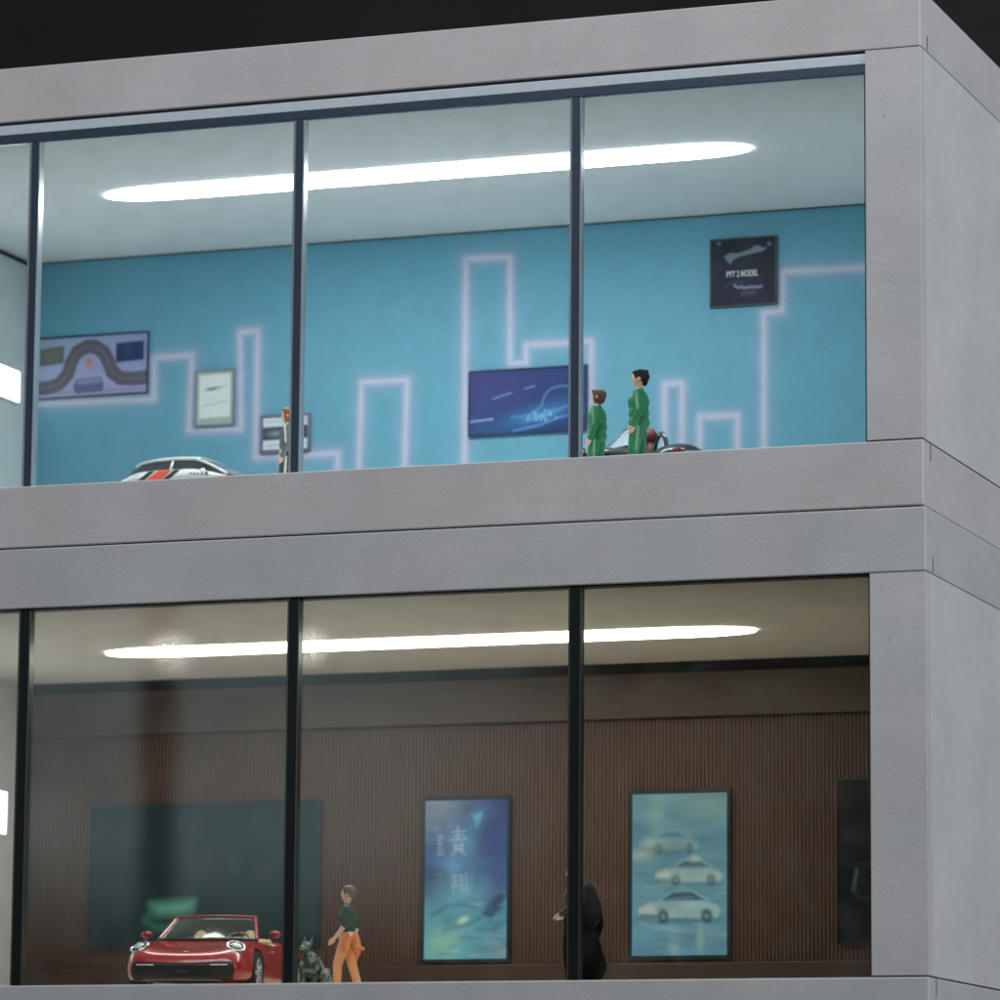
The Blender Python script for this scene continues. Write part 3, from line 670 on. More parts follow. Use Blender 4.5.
def person(label, loc, rz, H, top, legs, hair, hair_style='short', arms='down', step=.12, stripe=None, waist=None, skirt=False, group=None, bare_arm=False, extra=None, shoes=None, hm=1.2):
    """local frame: facing +y, right hand at +x; H = standing height"""
    g = thing('person', label, 'figurine', loc, rz, group); k = H / 1.75
    mats = [SKIN, top, legs, shoes or SHOE, EYE, LIP, stripe or top, waist or legs]
    f = Fig(); P = lambda x, y, z: (x * k, y * k, z * k)
    # legs
    for sx, dy in ((-1, step), (1, -step)):
        hip = P(sx * .09, 0, .92); kn = P(sx * .095, dy * .6 + .03, .50); an = P(sx * .095, dy - .03, .09); toe = P(sx * .105, dy + .13, .035)
        f.cap(hip, kn, .108 * k, .08 * k, 2).cap(kn, an, .078 * k, .062 * k, 2).cap(P(sx * .095, dy - .05, .045), toe, .042 * k, .034 * k, 3)
    if skirt:
        f.chain([P(0, 0, .98), P(0, 0, .7), P(0, 0, .42)], [.17 * k, .25 * k, .345 * k], 2)
    # torso
    f.ell(P(0, -.005, .95), (.175 * k, .145 * k, .13 * k), 7 if waist else 2)
    f.ell(P(0, 0, 1.1), (.168 * k, .14 * k, .17 * k), 1).ell(P(0, .005, 1.27), (.19 * k, .148 * k, .17 * k), 1).ell(P(0, -.01, 1.38), (.195 * k, .1 * k, .075 * k), 1)
    f.cap(P(0, -.015, 1.4), P(0, .005, 1.53), .058 * k, .052 * k, 0); f.cap(P(0, -.015, 1.40), P(0, -.005, 1.455), .066 * k, .062 * k, 1)
    # head: skull, jaw, nose, ears, eyes, mouth
    hz = 1.64
    f.ell(P(0, -.012, hz + .015), (.074 * k * hm, .094 * k * hm, .104 * k * hm), 0).ell(P(0, .032, hz - .055), (.054 * k * hm, .058 * k, .06 * k * hm), 0)
    f.cap(P(0, .082, hz + .01), P(0, .103, hz - .022), .011 * k, .015 * k, 0)
    for sx in (-1, 1):
        f.ell(P(sx * .075 * hm, -.01, hz - .01), (.013 * k, .024 * k, .033 * k), 0)
        f.ell(P(sx * .029, .079, hz + .008), (.013 * k, .011 * k, .009 * k), 4)
    f.ell(P(0, .086, hz - .058), (.024 * k, .008 * k, .008 * k), 5)
    # arms and hands
    for sx in (-1, 1):
        sh = P(sx * .195, -.01, 1.385)
        if arms == 'down' or (arms == 'one' and sx > 0): el = P(sx * .25, -.035, 1.12); wr = P(sx * .235, .05, .885)
        elif arms == 'swing': el = P(sx * .25, -.06 - .05 * sx, 1.13); wr = P(sx * .225, .06 - .10 * sx, .92)
        else: el = P(sx * .25, .0, 1.12); wr = P(sx * .21, .13, 1.04)
        f.cap(sh, el, .078 * k, .062 * k, 1)
        if bare_arm and sx < 0: f.cap(el, wr, .044 * k, .03 * k, 0)
        elif bare_arm: f.cap(el, wr, .055 * k, .045 * k, 7)
        else: f.cap(el, wr, .06 * k, .048 * k, 1)
        if stripe is not None:
            a = np.array(sh) + vec(sx * .062, .03, .03) * k; b = np.array(el) + vec(sx * .048, .025, 0) * k
            f.cap(a, b, .022 * k, .018 * k, 6)
            f.cap(P(sx * .19, .0, .86), P(sx * .17, step * .3 * -sx, .5), .02 * k, .018 * k, 6); 
        w_ = np.array(wr); e = np.array(el); dr = (w_ - e) / np.linalg.norm(w_ - e); fw = vec(0, 1, 0); sd = vec(sx, 0, 0)
        pc = w_ + dr * .05 * k; f.ell(pc, (.02 * k, .036 * k, .05 * k), 0, (math.atan2(-dr[1], -dr[2]), 0, 0))
        for i, ln in enumerate((.062, .07, .066, .052)):
            off = fw * (.03 - .02 * i) * k; b0 = pc + dr * .035 * k + off; m_ = b0 + dr * ln * .55 * k; e_ = m_ + (dr * .8 - sd * .5) * ln * .5 * k
            f.chain([b0, m_, e_], [.0095 * k, .009 * k, .0075 * k], 0)
        tb = w_ + dr * .02 * k + fw * .028 * k; f.chain([tb, tb + (dr * .6 + fw * .7) * .035 * k, tb + (dr * .9 + fw * .5) * .062 * k], [.012 * k, .0105 * k, .009 * k], 0)
    if extra: extra(f, P, k)
    f.build('body', mats, g, vox=.0085)
    # hair (closed shell over the skull)
    h = Fig()
    h.ell(P(0, -.028, hz + .032), (.086 * k * hm, .098 * k * hm, .1 * k * hm), 0); h.ell(P(0, .045, hz + .098), (.06 * k * hm, .046 * k, .03 * k), 0)
    if hair_style == 'bob':
        h.ell(P(0, -.045, hz - .03), (.092 * k, .082 * k, .105 * k), 0)
        for sx in (-1, 1): h.ell(P(sx * .07, .0, hz - .03), (.026 * k, .05 * k, .09 * k), 0)
    elif hair_style == 'long':
        h.chain([P(0, -.07, hz), P(0, -.11, hz - .2), P(0, -.13, hz - .42), P(0, -.12, hz - .55)], [.115 * k, .165 * k, .155 * k, .07 * k], 0)
        for sx in (-1, 1): h.chain([P(sx * .07, -.03, hz + .02), P(sx * .1, -.07, hz - .2), P(sx * .1, -.1, hz - .4)], [.035 * k, .06 * k, .05 * k], 0)
    elif hair_style == 'full':
        h.ell(P(0, -.05, hz + .04), (.1 * k, .09 * k, .1 * k), 0); h.ell(P(0, -.075, hz - .05), (.07 * k, .045 * k, .07 * k), 0)
        for q in range(9): h.ell(P(.07 * math.sin(q * 2.1), -.05 + .06 * math.cos(q * 1.7), hz + .09 + .02 * math.sin(q)), (.03 * k, .03 * k, .02 * k), 0)
    else:
        h.ell(P(0, -.07, hz - .035), (.06 * k, .04 * k, .06 * k), 0)
    h.build('hair', [hair], g, vox=.01)
    return g, k

LEFT = PI / 2      # facing -x
# upper storey
person('taller figurine in a green tracksuit with black hair, beside the dark car', (.14, 2.69, .012), LEFT + .25, 1.79, GREEN, GREEN, H_BLACK, 'full', 'down', .06, stripe=STRIPE, group='figurines in green tracksuits')[0].scale = (1.1, 1.16, 1)
person('shorter figurine in a green tracksuit with a brown bob, next to the upright', (-.70, 3.12, .012), LEFT + .1, 1.61, GREEN, GREEN, H_BROWN, 'bob', 'down', .05, stripe=STRIPE, group='figurines in green tracksuits', hm=1.2)[0].scale = (1.1, 1.14, 1)
person('orange haired figurine in grey with a white belt, half hidden by an upper upright', (-6.08, 3.19, .012), LEFT + .3, 1.61, GREY, DKGREY, H_ORANGE, 'bob', 'down', .05, stripe=WHITE, waist=WHITE, hm=1.2)
# lower storey
ZF = LO['z0'] + .012
def tied_jacket(f, P, k):
    pass
g, k = person('figurine in dark green jumper and tan trousers, striding left with orange jacket at the waist', (-5.33, 4.24, ZF), LEFT + .22, 1.75, DKGREEN, TAN, H_ASH, 'short', 'swing', .17, waist=WHITE, bare_arm=True, shoes=TAN)
j = Fig(); Pk = lambda x, y, z: (x * k, y * k, z * k)
j.ell(Pk(0, -.02, .93), (.19 * k, .15 * k, .045 * k), 0)
j.chain([Pk(-.05, -.12, .95), Pk(-.06, -.165, .82), Pk(-.06, -.2, .68)], [.08 * k, .075 * k, .04 * k], 0).chain([Pk(.08, -.1, .95), Pk(.1, -.13, .78), Pk(.1, -.13, .6)], [.08 * k, .09 * k, .04 * k], 0)
j.chain([Pk(-.1, -.17, .78), Pk(-.14, -.29, .74)], [.05 * k, .03 * k], 0).chain([Pk(-.16, -.02, .97), Pk(-.18, .02, .82), Pk(-.16, .02, .68)], [.05 * k, .05 * k, .03 * k], 0)
j.build('tied_jacket', [ORANGE], g, vox=.012)
person('figurine in a moss green jacket, mostly hidden behind an upright on the lower storey', (-.685, 2.05, ZF), LEFT + .2, 1.86, LEAF, BLACK, H_BLACK, 'short', 'front', .05)
person('figurine in black with long black hair and flared skirt, left of the teal poster', (-.83, 3.13, ZF), LEFT - .6, 1.62, BLACK, BLACK, H_BLACK, 'long', 'down', .03, skirt=True)

# sitting dog
FUR = bpy.data.materials.new('mottled_fur'); FUR.use_nodes = True
nt = FUR.node_tree; tc = nd(nt, 'ShaderNodeTexCoord'); nz = nd(nt, 'ShaderNodeTexNoise'); nz.inputs['Scale'].default_value = 9; nz.inputs['Detail'].default_value = 4
nt.links.new(tc.outputs['Object'], nz.inputs['Vector']); rp = nd(nt, 'ShaderNodeValToRGB'); nt.links.new(nz.outputs['Fac'], rp.inputs[0])
rp.color_ramp.elements[0].position = .45; rp.color_ramp.elements[0].color = (*lin((40, 54, 50)), 1); rp.color_ramp.elements[1].position = .6; rp.color_ramp.elements[1].color = (*lin((130, 144, 136)), 1)
nt.links.new(rp.outputs[0], nt.nodes['Principled BSDF'].inputs['Base Color']); nt.nodes['Principled BSDF'].inputs['Roughness'].default_value = .55
FURD = pbr('dark_muzzle', (38, 40, 38), .5)
dg = thing('dog', 'dark mottled dog sitting between the red convertible and the striding figurine', 'dog figurine', (-5.19, 2.5, ZF), 2.98)
f = Fig(); sc = 1.0
D = lambda x, y, z: (x * sc, y * sc, z * sc)
f.chain([D(0, -.30, .15), D(0, -.14, .27), D(0, .06, .43), D(0, .14, .5)], [.145 * sc, .15 * sc, .155 * sc, .12 * sc], 0)
f.ell(D(0, .12, .38), (.13 * sc, .12 * sc, .17 * sc), 0)
f.cap(D(0, .14, .5), D(0, .19, .64), .095 * sc, .078 * sc, 0)
f.ell(D(0, .215, .685), (.078 * sc, .095 * sc, .078 * sc), 0).chain([D(0, .27, .668), D(0, .37, .648)], [.052 * sc, .036 * sc], 0).ell(D(0, .403, .662), (.02 * sc, .016 * sc, .016 * sc), 1)
for sx in (-1, 1):
    f.chain([D(sx * .055, .17, .735), D(sx * .068, .155, .80), D(sx * .066, .15, .845)], [.034 * sc, .022 * sc, .006], 0)
    f.ell(D(sx * .038, .285, .7), (.011, .01, .011), 1)
    f.chain([D(sx * .105, .12, .42), D(sx * .11, .14, .24), D(sx * .105, .16, .07)], [.07 * sc, .046 * sc, .034 * sc], 0).cap(D(sx * .105, .165, .035), D(sx * .107, .225, .03), .036 * sc, .03 * sc, 0)
    f.ell(D(sx * .14, -.17, .2), (.075 * sc, .15 * sc, .16 * sc), 0, (.5, 0, 0)).chain([D(sx * .16, -.03, .24), D(sx * .165, -.2, .08), D(sx * .165, -.22, .045)], [.07 * sc, .045 * sc, .035 * sc], 0)
    f.cap(D(sx * .165, -.2, .035), D(sx * .165, .02, .032), .034 * sc, .033 * sc, 0)
f.chain([D(0, -.4, .08), D(.03, -.56, .05), D(.1, -.68, .045)], [.045 * sc, .04 * sc, .02], 0)
f.build('body', [FUR, FURD], dg, vox=.01, smooth=2)

# ---------------------------------------------------------------- cars
def paint(name, c, coat=1.0, rough=.35, metal=0.0): return pbr(name, c, rough, metal, coat, var=.04, vscale=2)
RED = paint('red_car_paint', (160, 20, 27)); CWHITE = paint('white_car_paint', (226, 228, 230)); CDARK = paint('black_car_paint', (26, 27, 30)); DRED = paint('dark_red_car_paint', (112, 40, 42))
TRIM = pbr('black_car_trim', (18, 20, 21), .45); TYRE = pbr('tyre_rubber', (24, 24, 25), .8); RIM = pbr('silver_rim', (196, 200, 204), .3, metal=.5); CHROME = pbr('chrome', (222, 226, 228), .12, metal=1.0)
LENS = pbr('headlight_lens', (206, 214, 214), .08, coat=1.0, spec=.8); LAMPIN = pbr('headlight_inside', (66, 72, 74), .2, metal=.6); BEIGE = pbr('beige_leather', (226, 208, 170), .5); REDSEAT = pbr('dark_red_seat', (118, 38, 38), .5); TAIL = pbr('red_tail_lamp', (150, 20, 22), .2, coat=1.0)
CARGLASS = glass_mat('car_glass', (.82, .88, .85), 1.3, 0); TINT = pbr('tinted_window', (22, 34, 34), .08, coat=1.0, spec=.7); PALE_REFLECTION = pbr('windscreen_reflection', (196, 206, 210), .1, coat=1.0, spec=.7)  # opaque pale windscreen colour stands in for light reflected in the glass
REDSTRIPE = pbr('orange_red_stripe', (226, 78, 60), .35, coat=.6); BLACKSTRIPE = pbr('black_stripe', (24, 26, 28), .35, coat=.6)

STN = [  # y, half width, heights centre -> fender crown -> widest -> sill
    (2.29, .66, .44, .44, .44, .43, .41, .36, .25, .20), (2.24, .76, .55, .55, .55, .545, .49, .40, .24, .17), (2.08, .84, .625, .63, .645, .67, .58, .44, .23, .15),
    (1.80, .89, .68, .69, .72, .80, .69, .48, .23, .15), (1.45, .915, .74, .745, .765, .845, .76, .52, .24, .15), (1.05, .91, .815, .82, .825, .85, .77, .55, .25, .15),
    (.78, .90, .87, .87, .87, .865, .79, .56, .25, .15)]
BACK = [(-1.0, .925, .94, .945, .945, .92, .83, .58, .25, .15), (-1.45, .945, .90, .91, .92, .90, .82, .58, .26, .16), (-1.9, .925, .82, .825, .83, .82, .76, .56, .27, .18), (-2.2, .87, .70, .70, .70, .69, .65, .52, .29, .22), (-2.29, .80, .58, .58, .58, .57, .55, .48, .32, .27)]
FX = (0, .32, .60, .80, .94, 1.0, .985, .87)
def section(st):
    y, w = st[0], st[1]; zz = st[2:]
    r = [(FX[i] * w, y, zz[i]) for i in range(8)] + [(0, y, zz[7])]
    l = [(-x, y, z) for x, y, z in r[1:8]][::-1]
    return r + l
def wheel(parent, x, y, side):
    R_ = .335
    t = MB().lathe([(.22, -.11), (.30, -.115), (R_ - .012, -.09), (R_, -.05), (R_, .05), (R_ - .012, .09), (.30, .115), (.22, .11)], 40, 'x', (0, 0, 0))
    w_ = t.build('wheel', TYRE, parent, smooth=True, loc=(x, y, R_))
    r = MB().lathe([(.20, -.06), (.245, -.08), (.25, .1), (.235, .112), (.222, .085), (.215, .0)], 40, 'x')
    c0 = side * .075
    if side < 0: r = MB().lathe([(.20, .06), (.245, .08), (.25, -.1), (.235, -.112), (.222, -.085), (.215, 0)], 40, 'x')
    for q in range(5):
        for dq in (-.13, .13):
            a = 2 * PI * q / 5; b = a + dq
            r.tube([(c0 + side * .01, .03 * math.cos(a), .03 * math.sin(a)), (c0 + side * .022, .235 * math.cos(b), .235 * math.sin(b))], [.026, .015], 6)
    r.lathe([(.001, c0 + side * .04), (.05, c0 + side * .035), (.058, c0)], 20, 'x')
    r.build('rim', RIM, w_, smooth=True)
    MB().lathe([(.001, side * .012), (.18, side * .012), (.18, side * .03), (.001, side * .03)], 28, 'x').build('brake_disc', pbr('brake_disc', (70, 72, 74), .4, metal=.8), w_)
    return w_

def car_body(g, paintm, cockpit):
    st = list(STN)
    if cockpit:
        st += [(.70, .90, .86, .86, .865, .865, .79, .56, .25, .15), (.62, .90, .45, .45, .50, .86, .79, .56, .25, .15), (.3, .90, .40, .40, .42, .865, .80, .56, .25, .15), (-.4, .905, .40, .40, .42, .875, .80, .57, .25, .15), (-.74, .91, .45, .45, .52, .90, .82, .57, .25, .15), (-.84, .915, .93, .935, .935, .91, .82, .57, .25, .15)]
    else: st += [(.2, .90, .88, .88, .88, .875, .80, .56, .25, .15), (-.4, .905, .90, .90, .90, .89, .81, .57, .25, .15)]
    st += BACK if cockpit else [(q[0], q[1]) + tuple(v * .92 for v in q[2:7]) + q[7:] for q in BACK]
    mb = MB(); P = [section(s_) for s_ in st]; m = len(P[0])
    vs = [p for r in P for p in r]; fs = []
    for i in range(len(P) - 1):
        for k in range(m): fs.append((i * m + k, i * m + (k + 1) % m, (i + 1) * m + (k + 1) % m, (i + 1) * m + k))
    def endcap(i):
        b = i * m
        for k in range(0, 7): fs.append((b + k, b + k + 1, b + (m - k - 1) % m, b + (m - k) % m) if k else (b, b + 1, b + m - 1))
        fs.append((b + 7, b + 8, b + 9))
    endcap(0); endcap(len(P) - 1)
    mb.add(vs, fs); o = mb.build('car_body', [paintm, TRIM], g, smooth=True, sub=3); bake_mesh(o)
    # wheel arches
    cut = MB()
    for y in (1.36, -1.32):
        for sx in (-1, 1):
            x0, x1 = (.62, 1.2) if sx > 0 else (-1.2, -.62)
            cut.lathe([(.001, x0), (.375, x0), (.375, x1), (.001, x1)], 40, 'x', (0, y, .335))
    c = cut.build('cutter', TRIM, g)
    md = o.modifiers.new('b', 'BOOLEAN'); md.object = c; md.operation = 'DIFFERENCE'; md.solver = 'EXACT'; md.material_mode = 'TRANSFER'
    bake_mesh(o); bpy.data.objects.remove(c)
    for y in (1.36, -1.32):
        for sx in (-1, 1): wheel(g, sx * .785, y, sx)
    bm = bmesh.new(); bm.from_mesh(o.data); bv = BVHTree.FromBMesh(bm); bm.free()
    return o, bv

def panel(bv, rows, d, name, mat, g, off=.006, solid=.012, org=4.0):
    """a skin laid on the bodywork: rows of (a, b) are cast along axis d"""
    mb = MB(); G = []
    for r in rows:
        L = []
        for a, b in r:
            if d == 'front': q, v = Vector((a, org, b)), Vector((0, -1, 0))
            elif d == 'rear': q, v = Vector((a, -org, b)), Vector((0, 1, 0))
            elif d == 'right': q, v = Vector((org, a, b)), Vector((-1, 0, 0))
            elif d == 'left': q, v = Vector((-org, a, b)), Vector((1, 0, 0))
            else: q, v = Vector((a, b, org)), Vector((0, 0, -1))
            h = bv.ray_cast(q, v)
            L.append(h[0] + h[1] * off if h[0] else (G[-1][len(L)] if G else q + v * 2))
        G.append(L)
    mb.grid(G); return mb.build(name, mat, g, smooth=True, solid=solid, weld=False)
def gridpts(a0, a1, b0, b1, n, m, fn=None):
    return [[(lambda a, b: fn(a, b) if fn else (a, b))(a0 + (a1 - a0) * i / n, b0 + (b1 - b0) * j / m) for i in range(n + 1)] for j in range(m + 1)]

def headlight(g, bv, sx, ringmat=None):
    c = Vector((sx * .685, 1.93, .70)); h = bv.ray_cast(Vector((c.x, c.y + .35, c.z + .6)), Vector((0, -.5, -.86)).normalized())
    p, n = (h[0], h[1]) if h[0] else (c, Vector((0, .7, .7)))
    n = (n + Vector((sx * .1, .22, .16))).normalized(); Rm = n.to_track_quat('Z', 'Y').to_matrix()
    ring = MB(); pts = [p + Rm @ Vector((.122 * math.cos(t), .142 * math.sin(t), .004)) for t in [2 * PI * k / 36 for k in range(36)]]
    ring.tube(pts, .017, 8, closed=True); r = ring.build('headlight', ringmat or CHROME, g, smooth=True)
    MB().ell(p + n * .002, (.115, .135, .026), Rm, 28, 14).build('bowl', LAMPIN, r, smooth=True)
    for dx, dy in ((0, 0),): (ringmat is None) and MB().ell(p + Rm @ Vector((0, -.01, .022)), (.076, .082, .03), Rm, 20, 12).build('lens', LENS, r, smooth=True)
    for a in (-1, 1):
        for b in ((-1, 1) if ringmat is None else ()): MB().ell(p + Rm @ Vector((a * .075, b * .1, .018)), (.016, .018, .012), Rm, 10, 8).build('lamp', LENS, r, smooth=True)

def convertible(label, loc, rz, RED=RED, BEIGE=BEIGE, CARGLASS=CARGLASS, rise=0.0):
    g = thing('convertible_car', label, 'car', loc, rz); o, bv = car_body(g, RED, True)
    for sx in (-1, 1): headlight(g, bv, sx, TRIM if RED is CDARK else None)
    panel(bv, gridpts(-.71, .71, .17, .44, 24, 6, lambda x, z: (x, z + .025 * (abs(x) / .66) ** 2)), 'front', 'front_grille', TRIM, g, .008)
    for sx in (-1, 1):
        panel(bv, gridpts(sx * .40, sx * .64, .405, .422, 6, 2), 'front', 'running_light', LENS, g, .028, .012)
        panel(bv, gridpts(sx * .69, sx * .725, .27, .40, 2, 5), 'front', 'side_inlet', TRIM, g, .006)
    panel(bv, gridpts(-.12, .12, .275, .33, 4, 2), 'front', 'number_plate', TRIM, g, .024)
    panel(bv, gridpts(-.035, .035, 2.04, 2.11, 3, 3), 'top', 'badge', pbr('gold_badge', (190, 160, 90), .3, metal=.7), g, .006)
    panel(bv, gridpts(-.56, .56, .19, .205, 12, 1), 'front', 'splitter', pbr('grey_splitter', (96, 98, 100), .4), g, .022)
    # windscreen
    bl, br, tl, tr = Vector((-.72, .70, .865)), Vector((.72, .70, .865)), Vector((-.565, .10, 1.262)), Vector((.565, .10, 1.262))
    G = []
    for j in range(9):
        t = j / 8; a, b = bl.lerp(tl, t), br.lerp(tr, t); G.append([a.lerp(b, i / 16) + Vector((0, .14 * (1 - (2 * i / 16 - 1) ** 2), .012 * (1 - (2 * i / 16 - 1) ** 2) * t)) for i in range(17)])
    MB().grid(G).build('windscreen', CARGLASS, g, smooth=True, solid=.008)
    fr = MB(); fr.tube([G[j][0] for j in range(9)], .027, 10); fr.tube([G[j][-1] for j in range(9)], .027, 10); fr.tube(G[-1], .017, 10)
    fr.build('windscreen_frame', RED, g, smooth=True)
    MB().tube([p + Vector((0, .01, .012)) for p in G[0]], .02, 8).build('cowl', TRIM, g, smooth=True)
    MB().ell((0, .17, 1.215), (.12, .015, .035)).build('rear_view_mirror', TRIM, g, smooth=True)
    # interior
    MB().box(-.70, .70, .28, .64, .5, .80).build('dashboard', TRIM, g, bevel=.06)
    for sx in (-1, 1):
        s_ = Fig(); s_.ell((sx * .36, -.42, .66), (.2, .09, .27), 0, (.22, 0, 0)).ell((sx * .36, -.5, .97), (.105, .055, .125), 0, (.15, 0, 0)).cap((sx * .36, -.46, .8), (sx * .36, -.49, .95), .075, .085, 0).ell((sx * .36, -.1, .48), (.22, .3, .09), 0); 
        if rise: s_.ell((sx * .36, -.5, 1.0), (.16, .16, .13), 0)
        if not rise or sx > 0: s_.build('seat', [BEIGE], g, vox=.016).location.z = rise
        m = MB().ell((sx * .93, .48, .97), (.085, .055, .06)).build('wing_mirror', RED, g, smooth=True)
        MB().tube([(sx * .80, .5, .9), (sx * .93, .48, .95)], .018, 8).build('mirror_arm', TRIM, m, smooth=True)
        panel(bv, gridpts(.25, .37, .69, .71, 4, 1), 'right' if sx > 0 else 'left', 'door_handle', CHROME, g, .012)
        if not rise: panel(bv, gridpts(sx * .45, sx * .74, .66, .70, 6, 2), 'rear', 'tail_light', TAIL, g, .01)
    if rise: MB().tube([(.36 + .26 * math.cos(PI * q / 14), -.78, 1.0 + .27 * math.sin(PI * q / 14)) for q in range(15)], .05, 10).build('roll_hoop', RED, g, smooth=True)
    if rise: MB().ell((0, -1.05, .88), (.52, .62, .21)).build('engine_cover', RED, g, smooth=True)
    # near side door card in beige, roof well behind the seats
    MB().box(-.64, .64, -.74, -.62, .5, .96).build('roof_well', BEIGE, g, bevel=.05)
    cc = Vector((-.36, .22, .84)); Rm = Matrix.Rotation(1.25, 3, 'X')
    sw = MB(); sw.tube([cc + Rm @ Vector((.185 * math.cos(t), .185 * math.sin(t), 0)) for t in [2 * PI * q / 32 for q in range(32)]], .017, 8, closed=True)
    for t in (0, PI, -PI / 2): sw.tube([cc, cc + Rm @ Vector((.185 * math.cos(t), .185 * math.sin(t), 0))], .014, 6)
    sw.ell(cc, (.06, .06, .03)); sw.build('steering_wheel', BEIGE, g, smooth=True)
    return g

GH = [(1.02, .72, .862), (.8, .70, 1.0), (.56, .66, 1.16), (.34, .62, 1.262), (.0, .605, 1.292), (-.42, .60, 1.285), (-.66, .59, 1.245), (-.84, .57, 1.12), (-1.0, .52, .90)]
def coupe(label, loc, rz):
    g = thing('coupe_car', label, 'car', loc, rz); o, bv = car_body(g, CWHITE, False)
    for sx in (-1, 1): headlight(g, bv, sx)
    panel(bv, gridpts(-.66, .66, .225, .40, 24, 5), 'front', 'front_grille', TRIM, g, .008)
    def sec(y, w, z):
        zb = .84; wb = .79; pts = []
        top = max(z - zb, .01); wt = w if top > .2 else wb + (w - wb) * top / .2
        for k in range(5): t = k / 4; pts.append((wb + (wt - wb) * t ** 1.2, y, zb + top * .8 * t))
        for k in range(1, 5): a = PI / 2 * k / 4; pts.append((wt * math.cos(a) ** .6 if k < 4 else 0, y, zb + top * (.8 + .2 * math.sin(a))))
        return pts
    ys_ = [q[0] for q in GH][::-1]
    ys = np.linspace(1.02, -1.0, 45)
    SEC = [sec(y, float(np.interp(y, ys_, [q[1] for q in GH][::-1])), float(np.interp(y, ys_, [q[2] for q in GH][::-1]))) for y in ys]
    def strip(i0, i1, k0, k1, name, mat, off, sx=0):
        mb = MB()
        rows = []
        for i in range(i0, i1 + 1):
            r = [(x + off * (k0 + q < 6), y, z + off * (k0 + q >= 4)) for q, (x, y, z) in enumerate(SEC[i][k0:k1 + 1])]
            if sx: r = [(sx * x, y, z) for x, y, z in r]
            else: r = r + [(-x, y, z) for x, y, z in (r[:-1] if k1 == 8 else r)[::-1]]
            rows.append(r)
        mb.grid(rows); return mb.build(name, mat, g, smooth=True, solid=.01)
    full = MB(); full.grid([s_ + [(-x, y, z) for x, y, z in s_[:-1][::-1]] for s_ in SEC]); full.build('greenhouse_shell', TINT, g, smooth=True, solid=.006)
    strip(14, 31, 5, 8, 'roof', CWHITE, .008); strip(1, 13, 5, 8, 'windscreen', TINT, .006); strip(32, 43, 5, 8, 'rear_window', TINT, .006)
    for sx in (-1, 1):
        rail = MB().tube([(sx * (SEC[i][4][0] + .008), SEC[i][4][1], SEC[i][4][2] + .016) for i in range(1, 40)], .026, 8).build('roof_rail', CWHITE, g, smooth=True)
        MB().tube([(sx * (SEC[24][k][0] + .006), SEC[24][k][1], SEC[24][k][2]) for k in range(2, 5)], .022, 8).build('door_pillar', CWHITE, g, smooth=True)
        sh = MB().grid([[(sx * (SEC[i][k][0] + .012), SEC[i][k][1], SEC[i][k][2]) for k in range(0, 3)] for i in range(1, 44)]).build('shoulder_panel', CWHITE, g, smooth=True, solid=.012)
        def band(y0, y1, name, mat):
            R_ = []
            for k in range(0, 9):
                t = k / 8; row = []
                for q in range(7):
                    y = y0 + (y1 - y0) * q / 6 + .18 * (t - .5); i = int(np.clip(round((1.02 - y) / 2.02 * 44), 1, 43)); f_ = t * 1.96; k0 = min(int(f_), 1); A, B = SEC[i][k0], SEC[i][k0 + 1]; u = f_ - k0
                    row.append((sx * (A[0] + (B[0] - A[0]) * u + .021), y, A[2] + (B[2] - A[2]) * u))
                R_.append(row)
            MB().grid(R_).build(name, mat, sh, smooth=True, solid=.006)
        band(-.40, -.12, 'door_stripe', REDSTRIPE); band(-.09, .03, 'thin_stripe', BLACKSTRIPE); band(-.56, -.44, 'thin_stripe', BLACKSTRIPE)
        for q, (y, wd) in enumerate(((.30, .04), (.37, .05), (.45, .03), (.51, .05), (.58, .03))):
            i = int(round((1.02 - y) / 2.02 * 44)); A = SEC[i][1]
            MB().box(sx * (A[0] + .026) - .004, sx * (A[0] + .026) + .004, y, y + wd, A[2] - .012, A[2] + .014).build('lettering', BLACKSTRIPE, sh)
        m = MB().ell((sx * .93, .62, .93), (.07, .045, .045)).build('wing_mirror', CWHITE, g, smooth=True)
        MB().tube([(sx * .80, .64, .9), (sx * .93, .62, .95)], .018, 8).build('mirror_arm', TRIM, m, smooth=True)
        panel(bv, gridpts(sx * .45, sx * .74, .66, .70, 6, 2), 'rear', 'tail_light', TAIL, g, .01)
    return g

# red convertible in front of the television
convertible('red convertible with beige seats and oval headlights, its nose toward the glass', (-7.93, 4.95, ZF), PI + .16).scale = (1.17, .98, 1.06)
coupe('white racing coupe with an orange red stripe, half sunk behind the upper sill', (-8.82, 5.6, .012), -PI / 2 - .05).scale = (1, 1.04, 1)
convertible('black open sports car with a bright windscreen and red seats, behind the green figurines', (-.72, 5.3, .012), 2.35, CDARK, REDSEAT, PALE_REFLECTION, .22).scale = (.85, .7, 1.07)

# ---------------------------------------------------------------- surroundings
def struct(o): o['kind'] = 'structure'; return o
MB().box(OL + .2, OR - .3, .15, 9.5, -13.0, LO['base'] - .004).build('plinth', pbr('plinth_grey', (120, 122, 126), .7, var=.05), None)
pl = bpy.data.objects['plinth']; tag(pl, 'plain grey plinth under the lower storey', 'plinth')
struct(MB().box(-160, 160, -160, 160, -13.3, -13.0).build('floor', pbr('dark_floor', (40, 41, 43), .8, var=.1, vscale=.2), None))
struct(MB().box(-160, 160, 95, 96, -13.0, 120).build('background_wall', pbr('dark_background', (74, 76, 76), .9, var=.35, vscale=.05), None))

